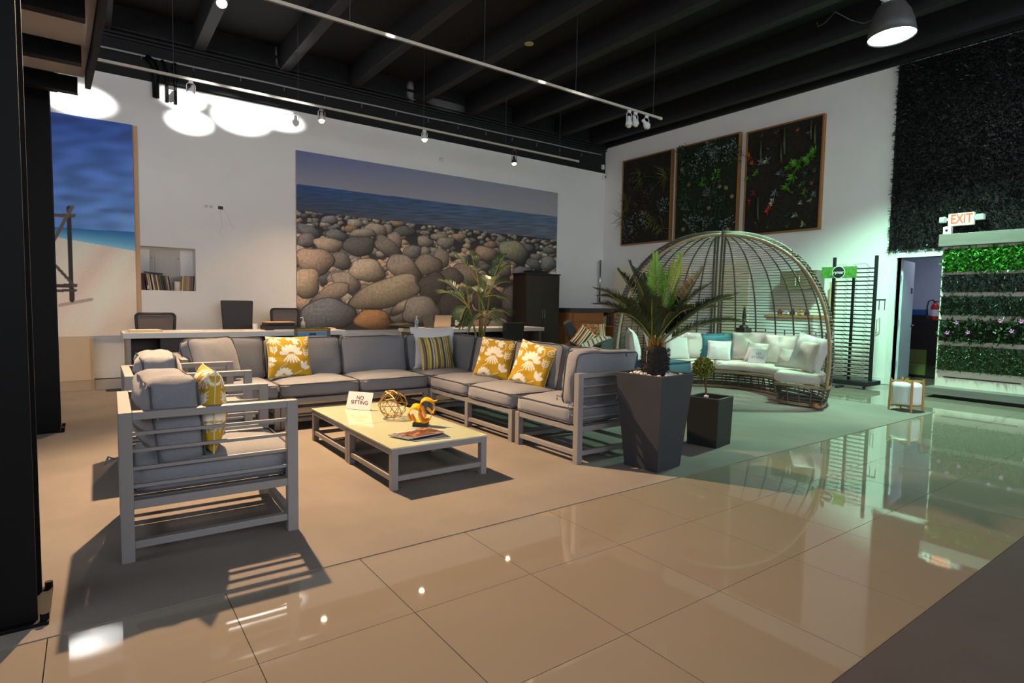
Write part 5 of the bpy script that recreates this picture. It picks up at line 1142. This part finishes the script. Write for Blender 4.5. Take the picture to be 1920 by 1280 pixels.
for x, y, r, mm, n in ((1519, 297, .2, LIME, 18), (1496, 308, .2, LIME, 18), (1480, 312, .14, LIME, 12), (1530, 283, .15, LIME, 12), (1489, 330, .18, LIME, 16), (1478, 350, .16, LIME, 14), (1505, 345, .13, lmat('midgreen', (70, 110, 40)), 14), (1511, 362, .14, lmat('midgreen', (70, 110, 40)), 16), (1420, 327, .13, LIME, 14),
                    (1405, 336, .14, lmat('midgreen', (70, 110, 40)), 14), (1440, 302, .13, PALE, 16), (1428, 305, .12, GBL, 16), (1407, 293, .12, ORA, 16), (1413, 309, .12, ORA, 16), (1449, 375, .08, WHT, 14), (1447, 382, .08, WHT, 14), (1443, 392, .1, REDL, 14), (1440, 397, .09, REDL, 14), (1417, 362, .13, PURP, 16), (1408, 378, .1, lmat('crimson', (140, 40, 54)), 14),
                    (1492, 405, .1, PALE, 18), (1508, 420, .1, PALE, 18), (1503, 381, .08, PALE, 14), (1520, 376, .08, PALE, 14), (1455, 363, .12, GBL, 20), (1490, 362, .1, GBR, 14), (1527, 345, .12, GBR, 14), (1528, 363, .1, GBL, 14), (1515, 325, .12, GGR, 14), (1532, 322, .12, GGR, 14), (1465, 327, .14, lmat('slateplum', (84, 84, 92)), 18), (1497, 245, .08, ORA, 10),
                    (1480, 405, .1, GGR, 14), (1520, 250, .1, GBR, 14), (1460, 250, .12, GBR, 14), (1430, 255, .06, GOL, 10), (1480, 425, .1, GGR, 14), (1440, 426, .05, GOL, 10), (1421, 420, .12, GBR, 12), (1445, 280, .1, GGR, 12)):
    yy, zz = put(pt, hy, hz, x, y); rosette(g, yy, zz, r*.95, mm, int(n*1.6), wd=.2)
for x, y0_, y1_ in ((1472, 240, 290), (1466, 270, 305), (1428, 265, 300), (1522, 225, 262), (1529, 235, 270), (1422, 370, 412)):
    a = put(pt, hy, hz, x, y0_); b = put(pt, hy, hz, x, y1_); MB().tube([(-.03, a[0], a[1]), (-.04, (a[0]+b[0])/2, (a[1]+b[1])/2), (-.03, b[0], b[1])], .022, 7).build('cactus_stem', lmat('cactus', (58, 66, 40)), g, smooth=True)

# black artificial grass covering the wall above the doorway
t = thing('black_grass_wall', 'wall covering of shaggy black artificial grass above the doorway', 'wall covering', (XW, 0, 2.2)); gy0, gy1 = -1.9, 1.58
box('backing', -0.03, -0.002, gy0, gy1, 0.06, 3.08, M_BLKPL, t)
n = 46000; bs = np.stack([np.full(n, -.025), np.random.uniform(gy0, gy1, n), np.random.uniform(.03, 3.1, n)], 1); dr = rnd_dirs(n); dr[:, 0] = -abs(dr[:, 0])*.9-.35; dr[:, 2] -= .3
V1, F1 = leaf_quads(bs, dr, rnd_dirs(n), np.random.uniform(.04, .09, n), .012); o = np_mesh('grass_blades', V1, F1, mat('black_grass', (20, 21, 21), .35, island=.4), t); o['kind'] = 'stuff'
n = 500; bs = np.stack([np.full(n, -.02), np.random.uniform(dy0, gy1-.08, n), np.full(n, .05)], 1); dr = rnd_dirs(n); dr[:, 2] = -abs(dr[:, 2])-.5; dr[:, 0] = -abs(dr[:, 0])*.6
V1, F1 = leaf_quads(bs, dr, rnd_dirs(n), np.random.uniform(.03, .06, n), .014); o = np_mesh('white_fringe', V1, F1, mat('pale_fringe', (186, 190, 196), .4, island=.2), t); o['kind'] = 'stuff'
# hedge sample display
XD = 10.34; t = thing('hedge_display', 'white display stand with five rows of artificial hedge samples', 'display', (XD, 0.57, 0)); D1 = -2.1
M_DISPW = mat('display_white', (222, 212, 200), .6)
box('panel', 0, .10, D1, 0, .15, 2.2, M_DISPW, t); box('top_beam', -.10, .2, D1, .03, 2.2, 2.375, M_GREYWOOD, t, .004); box('platform', -.27, .3, D1, .04, .05, .152, M_GREYWOOD, t, .004); box('plinth', -.18, .25, D1, -.06, .002, .05, M_BLKPL, t)
rows = [('bright green fern hedge row', 465, 512, (58, 138, 34), .085, .030, 2600), ('black grass hedge row', 513, 550, (26, 25, 26), .06, .010, 3600), ('dark green needle hedge row', 553, 592, (32, 52, 26), .07, .012, 3600), ('broad-leaf hedge row with pink flowers', 597, 640, (40, 62, 28), .10, .034, 1300), ('boxwood hedge row', 644, 694, (54, 80, 32), .055, .012, 4600)]
for k, (lab, ya, yb, c, ll, ww, n) in enumerate(rows):
    x_ = 1772-4*k; za = float(onx(x_, ya, XD-.03)[2]); zb = float(onx(x_-4, yb, XD-.03)[2]); hd_ = link(bpy.data.objects.new('hedge_row', None), t); hd_['label'] = lab
    bs = np.stack([np.random.uniform(-.05, 0, n), np.random.uniform(D1+.02, -.03, n), np.random.uniform(zb+.02, za-.02, n)], 1); dr = rnd_dirs(n); dr[:, 0] = -abs(dr[:, 0])*.9-.25
    V1, F1 = leaf_quads(bs, dr, rnd_dirs(n), np.random.uniform(.6, 1.1, n)*ll, ww); o = np_mesh('foliage', V1, F1, mat('hedge_%d' % k, c, .45, island=.5), hd_); o['kind'] = 'stuff'
    box('backing_mat', -.045, -.002, D1+.02, -.03, zb+.02, za-.02, mat('hedge_back_%d' % k, tuple(int(v*.45) for v in c), .9), hd_)
    if k == 3:
        for fx, fy in ((1795, 605), (1877, 602), (1777, 624), (1816, 623), (1898, 621), (1916, 603)):
            p = onx(fx, fy, XD-.1); m = MB()
            for q in range(5):
                a_ = 2*PI*q/5; m.add([(-.0, 0, 0), (-.012, .02*math.cos(a_-.5), .02*math.sin(a_-.5)), (-.004, .034*math.cos(a_), .034*math.sin(a_)), (-.012, .02*math.cos(a_+.5), .02*math.sin(a_+.5))], [(0, 1, 2, 3)])
            o = m.build('flower', mat('pink_petal', (206, 130, 196), .6), hd_); o.location = (float(p[0])-XD-.02, float(p[1])-.57, float(p[2]))
for (xa, ya), (xb, yb) in (((1770.6, 685), (1916, 698)), ((1769, 705), (1914, 720.7))):
    a = onx(xa, ya, XD-.001); b = onx(xb, yb, XD-.001); z = float(a[2]+b[2])/2; box('slot', -.004, 0, float(b[1])-.57, float(a[1])-.57, z-.008, z+.008, M_BLKPL, t)
# exit sign
p = onx(1803, 411, 10.9); XE = 10.95; t = thing('exit_sign', 'lit white EXIT sign with red letters and two emergency lamps', 'sign', onx(1803, 411, XE))
box('sign_box', -.03, .03, -.165, .165, -.095, .095, mat('exit_face', (226, 232, 214), .4, emit=(226, 236, 214), estr=.2), t, .01)
ME = frame_matrix((-.0315, -.006, 0.0), (0, -1, 0), (0, 0, 1)) @ Matrix.Diagonal((.86, 1.25, 1, 1)); text_mesh('EXIT', .158, mat('exit_red', (236, 84, 52), .5, emit=(240, 56, 30), estr=1.3), t, ME, bold=.004, extr=.001)
for s, w_ in ((1, .045), (-1, .055)):
    hd_ = box('lamp_head', -.05, .03, s*.235-w_, s*.235+w_, -.035, .055, M_PLAST, t, .015)
    for z in (-.012, .012, .036): box('lens_rib', -.054, -.05, s*.235-w_+.012, s*.235+w_-.012, z-.007, z+.007, mat('lens_grey', (176, 186, 186), .2), hd_)
    box('lamp_arm', -.01, .01, s*.165, s*.2, -.005, .03, M_PLAST, t)
box('mount', .03, .13, -.06, .06, -.05, .05, M_BLKPL, t)
p = onx(1779, 437, XD+.02); t = thing('small_security_camera', 'small white box camera standing on the hedge display beam', 'camera', (XD-.02, p[1], 2.376)); box('body', -.04, .04, -.05, .05, 0, .11, M_PLAST, t, .008)
MB().lathe([(.018, 0), (.018, .006)], 12, TR(-.04, .005, .055) @ Matrix.Rotation(-PI/2, 4, 'Y')).build('lens', M_BLKPL, t)
# sample rack
XR = 10.25; rA = onx(1562, 476, XR); rB = onx(1638, 474, XR); yl, yr = 2.06, 1.42
t = thing('sample_rack', 'black wire sample rack with a small green grass-print board', 'rack', (XR, (yl+yr)/2, 0)); hy = (yl-yr)/2; ZR = 2.12
box('rack_base', -.25, .25, -hy-.06, hy+.06, .05, .12, M_BLKPL, t, .004)
for s in (-1, 1):
    box('rack_post', -.02, .02, s*hy-.022, s*hy+.022, .12, ZR, M_BLKPL, t, .002); MB().lathe([(.03, -.012), (.03, .012)], 10, TR(-.2, s*hy, .032) @ Matrix.Rotation(PI/2, 4, 'X')).build('castor', M_BLKPL, t)
box('centre_post', -.03, .0, -.018, .018, .05, 1.78, M_BLKPL, t); box('floor_foot', -.42, -.2, -.02, .02, .004, .03, M_BLKPL, t)
ZL = np.linspace(.17, 1.92, 27)
for k, z in enumerate(ZL):
    box('shelf_bar', -.03, -.012, -hy+.022, hy-.022, z-.01, z+.01, M_BLKPL, t)
    m = MB()
    for s in (-.5, .5):
        c = s*hy; w_ = .09; m.tube([(-.02, c-w_, z), (-.14, c-w_+.02, z+.065), (-.14, c+w_+.02, z+.065), (-.02, c+w_, z)], .003, 4)
    o = m.build('wire_holder', M_BLKPL, t); o['kind'] = 'stuff'
    if k < 9:
        for s in (-.5, .5): box('sample_card', -.16, -.03, s*hy-.12, s*hy+.12, z+.012, z+.022, mat('sample_tan', (150, 138, 118), .8, var=.2, vscale=30), t)
MB().tube([(0, -hy, 1.42), (-.0, -hy-.16, 1.42)], .012, 6).build('side_hook', M_BLKPL, t)
for k in (.07, .15): MB().tube([(0, -hy-k, 1.42), (-.0, -hy-k, 1.26)], .006, 5).build('hook_prong', M_BLKPL, t)
c = onx(1573, 510.5, XR-.2); tb = t
bw = float(onx(1541, 510, XR-.2)[1]-onx(1606, 510, XR-.2)[1])/2; bh = float(onx(1573, 500, XR-.2)[2]-onx(1573, 521, XR-.2)[2])/2; cy_, cz_ = float(c[1])-(yl+yr)/2, float(c[2])
bd = box('name_board', -.21, -.2, cy_-bw, cy_+bw, cz_-bh, cz_+bh, mat('grass_print', (70, 128, 46), .6, var=.5, vscale=45), t)
MF = frame_matrix((-.2115, cy_, cz_), (0, -1, 0), (0, 0, 1)); rr_ = bh*1.12
MB().lathe([(rr_, 0), (rr_, .003)], 28, MF).build('badge_ring', M_PLAST, t); MB().lathe([(rr_*.9, .003), (rr_*.9, .005)], 28, MF).build('badge', mat('badge_black', (28, 34, 34), .5), t)
text_mesh('rymar', rr_*.66, M_PLAST, t, MF @ TR(0, 0, .006), bold=.001)
MB().box(-bw, bw, -.004, .004, -.004, .004, TR(-.19, cy_, cz_-bh+.02)).build('board_bracket', M_BLKPL, t); box('board_arm', -.2, -.0, cy_-.01, cy_+.01, cz_-.01, cz_+.01, M_BLKPL, t)
p = onx(1643, 610, XW-.03); tag(MB().tube([(XW-.03, p[1], p[2]-.13), (XW-.03, p[1], p[2]+.1), (XW-.03, p[1]-.05, p[2]+.13), (XW-.03, p[1]-.05, p[2]-.1), (XW-.03, p[1], p[2]-.13)], .007, 5).build('hanging_loop', mat('pale_wood_handle', (186, 168, 150), .5), smooth=True), 'pale wooden loop hanging on the wall between rack and door', 'loop')
# lantern
lc = (onz(1670, 767)+onz(1733, 773))/2; t = thing('lantern', 'white drum lantern in a bamboo frame standing on the carpet edge', 'lantern', (lc[0], lc[1]+.02, 0.005), R(-8)); lr = .165
M_DRUM = mat('white_acrylic', (226, 230, 230), .35); prof = [(.02, .075), (lr-.03, .08), (lr-.008, .095), (lr-.004, .13), (lr-.004, .30), (lr-.008, .335), (lr-.03, .35), (.02, .355)]
MB().lathe(prof, 32).build('drum_shade', M_DRUM, t, smooth=True)
for k in range(4):
    a_ = PI/4+k*PI/2; cx, cy = (lr+.012)*math.cos(a_), (lr+.012)*math.sin(a_)
    MB().bar((cx*1.06, cy*1.06, 0), (cx, cy, .40), .022, .022, (math.cos(a_), math.sin(a_), 0)).build('frame_leg', M_BAMBOO, t, bevel=.003)
for z in (.06, .37):
    for s in (0, 1): MB().bar(((lr+.01)*math.cos(PI/4+s*PI/2), (lr+.01)*math.sin(PI/4+s*PI/2), z), (-(lr+.01)*math.cos(PI/4+s*PI/2), -(lr+.01)*math.sin(PI/4+s*PI/2), z), .016, .022).build('cross_bar', M_BAMBOO, t)
MB().tube([(-.1, 0, .385), (-.07, 0, .385), (-.045, 0, .42), (.045, 0, .42), (.07, 0, .385), (.1, 0, .385)], .005, 6).build('carry_handle', M_BLKPL, t, smooth=True); MB().lathe([(.02, .37), (.016, .41)], 10).build('finial', M_BAMBOO, t)
# cream boards and kitchenette behind the daybed
M_CRB = mat('cream_display_board', (236, 226, 198), .6)
for lab, xa, xb, yt in (('wide cream display board against the right wall behind the sago palm', 1152, 1292, 495), ('narrow cream display board against the right wall behind the daybed dome', 1338, 1404, 490)):
    a = onx(xa, yt, XW-.1); b = onx(xb, yt, XW-.1); t = thing('display_board', lab, 'board', (XW-.05, float(a[1]+b[1])/2, 0)); hw = abs(float(a[1]-b[1]))/2
    box('board', -.03, .03, -hw, hw, .02, 2.2, M_CRB, t, .004); box('foot_rail', -.05, .04, -hw, hw, .002, .03, M_GREYWOOD, t)
a = onx(1463, 520, XW-.3); b = onx(1530, 541, XW-.3); t = thing('wall_cabinet', 'grey-brown wall cabinet with two doors behind the daybed', 'cabinet', (XW-.15, float(a[1]+b[1])/2, float(b[2]))); hw = abs(float(a[1]-b[1]))/2; hh = float(a[2]-b[2])+.12
box('carcass', -.14, .148, -hw, hw, 0, hh, M_GREYWOOD, t, .003)
for s in (-1, 1): dd = box('cabinet_door', -.16, -.141, s*.004, s*(hw-.004), .004, hh-.004, mat('brown_ply', (118, 96, 74), .6, var=.1), t, .002); box('handle', -.172, -.161, s*.035-.006, s*.035+.006, .06, hh-.1, M_PLAST, dd)
t = thing('counter_unit', 'white counter unit with a wooden top behind the daybed', 'counter', (XW-.3, float(a[1]+b[1])/2, 0)); ztc = float(onx(1500, 592, XW-.5)[2])
box('cabinet_body', -.26, .296, -hw-.1, hw+.1, .002, ztc-.05, M_PLAST, t, .003); box('counter_top', -.29, .296, -hw-.13, hw+.13, ztc-.05, ztc, M_OAK, t, .003)
for k, (dy, c, h_, nm) in enumerate(((-.25, (60, 40, 34), .09, 'dark brown'), (-.12, (170, 130, 90), .12, 'tan'), (.02, (44, 36, 34), .1, 'black'), (.14, (196, 190, 184), .08, 'white'), (.26, (110, 60, 40), .11, 'russet'))):
    tag(MB().lathe([(.04, 0), (.048, h_*.4), (.04, h_*.8), (.026, h_), (.03, h_+.015)], 14, TR(XW-.4, float(a[1]+b[1])/2+dy, ztc+.001)).build('jar', mat('jar_%d' % k, c, .35), smooth=True), '%s jar on the counter behind the daybed' % nm, 'jar', 'jars on the counter')
p = onx(1546, 560, XW-.4); tag(box('plank', XW-.12, XW-.08, float(p[1])-.05, float(p[1])+.05, .002, 1.75, mat('pale_plank', (196, 166, 126), .6, var=.1, stretch=(1, 1, 8))), 'pale upright wooden plank between the daybed and the rack', 'plank')
p = onx(1395, 600, XW-1.2); t = thing('bronze_statuette', 'slim dark statuette standing behind the daybed', 'statuette', (XW-1.2, p[1], 0))
zz_ = float(onx(1395, 574, XW-1.2)[2]); box('pedestal', -.1, .1, -.1, .1, .002, zz_-.4, M_DARKWOOD, t, .004); MB().lathe([(.09, zz_-.4), (.08, zz_-.37), (.025, zz_-.33), (.035, zz_-.2), (.02, zz_-.06), (.012, zz_)], 12).build('figure', M_BLKPL, t, smooth=True)
# inside the far room
cq0, cq1 = float(onx(1765, 600, 12.9)[1])-.5, float(onx(1690, 600, 12.9)[1])+.2; cmid = (cq0+cq1)/2; chw = (cq1-cq0)/2; ctop = float(onx(1730, 600, 12.9)[2])
t = thing('storage_cabinet', 'brown and olive cabinet seen through the doorway', 'cabinet', (13.2, cmid, 0)); box('body', -.28, .38, -chw, chw, .002, ctop-.03, M_DARKWOOD, t, .004)
ov0, ov1 = float(onx(1737, 660, 12.9)[1])-cmid, chw-.05; box('olive_front', -.292, -.281, ov0, ov1, .04, .52, M_OLIVE, t); box('gap_line', -.296, -.292, ov0, ov1, .26, .268, M_BLKPL, t); box('worktop', -.3, .38, -chw-.01, chw+.01, ctop-.03, ctop, M_DARKWOOD, t)
yc_ = float(onx(1722, 585, 13.05)[1]); t = thing('blue_crate', 'blue plastic crate on the cabinet in the far room', 'crate', (13.05, yc_, ctop+.001)); box('crate', -.1, .1, -.13, .13, .09, .2, mat('blue_plastic', (44, 80, 150), .5), t, .01); box('crate_base', -.11, .11, -.17, .17, 0, .09, M_BLKPL, t)
pe = onx(1756, 585, 13.0); t = thing('fire_extinguisher', 'red fire extinguisher with black hose in the far room', 'extinguisher', (13.0, pe[1]+.03, ctop+.001)); M_REDP = mat('red_paint', (176, 30, 26), .35)
MB().lathe([(.06, 0), (.065, .02), (.065, .25), (.04, .31), (.02, .33)], 18).build('cylinder', M_REDP, t, smooth=True); MB().lathe([(.066, .08), (.066, .2)], 18, cap=False).build('label_band', M_PAPER, t)
MB().tube([(0, 0, .33), (-.02, .03, .38), (-.02, .1, .36), (-.02, .12, .25), (-.02, .11, .1)], .012, 6).build('hose', M_BLKPL, t, smooth=True); box('lever', -.012, .012, -.06, .03, .34, .36, M_BLKPL, t)
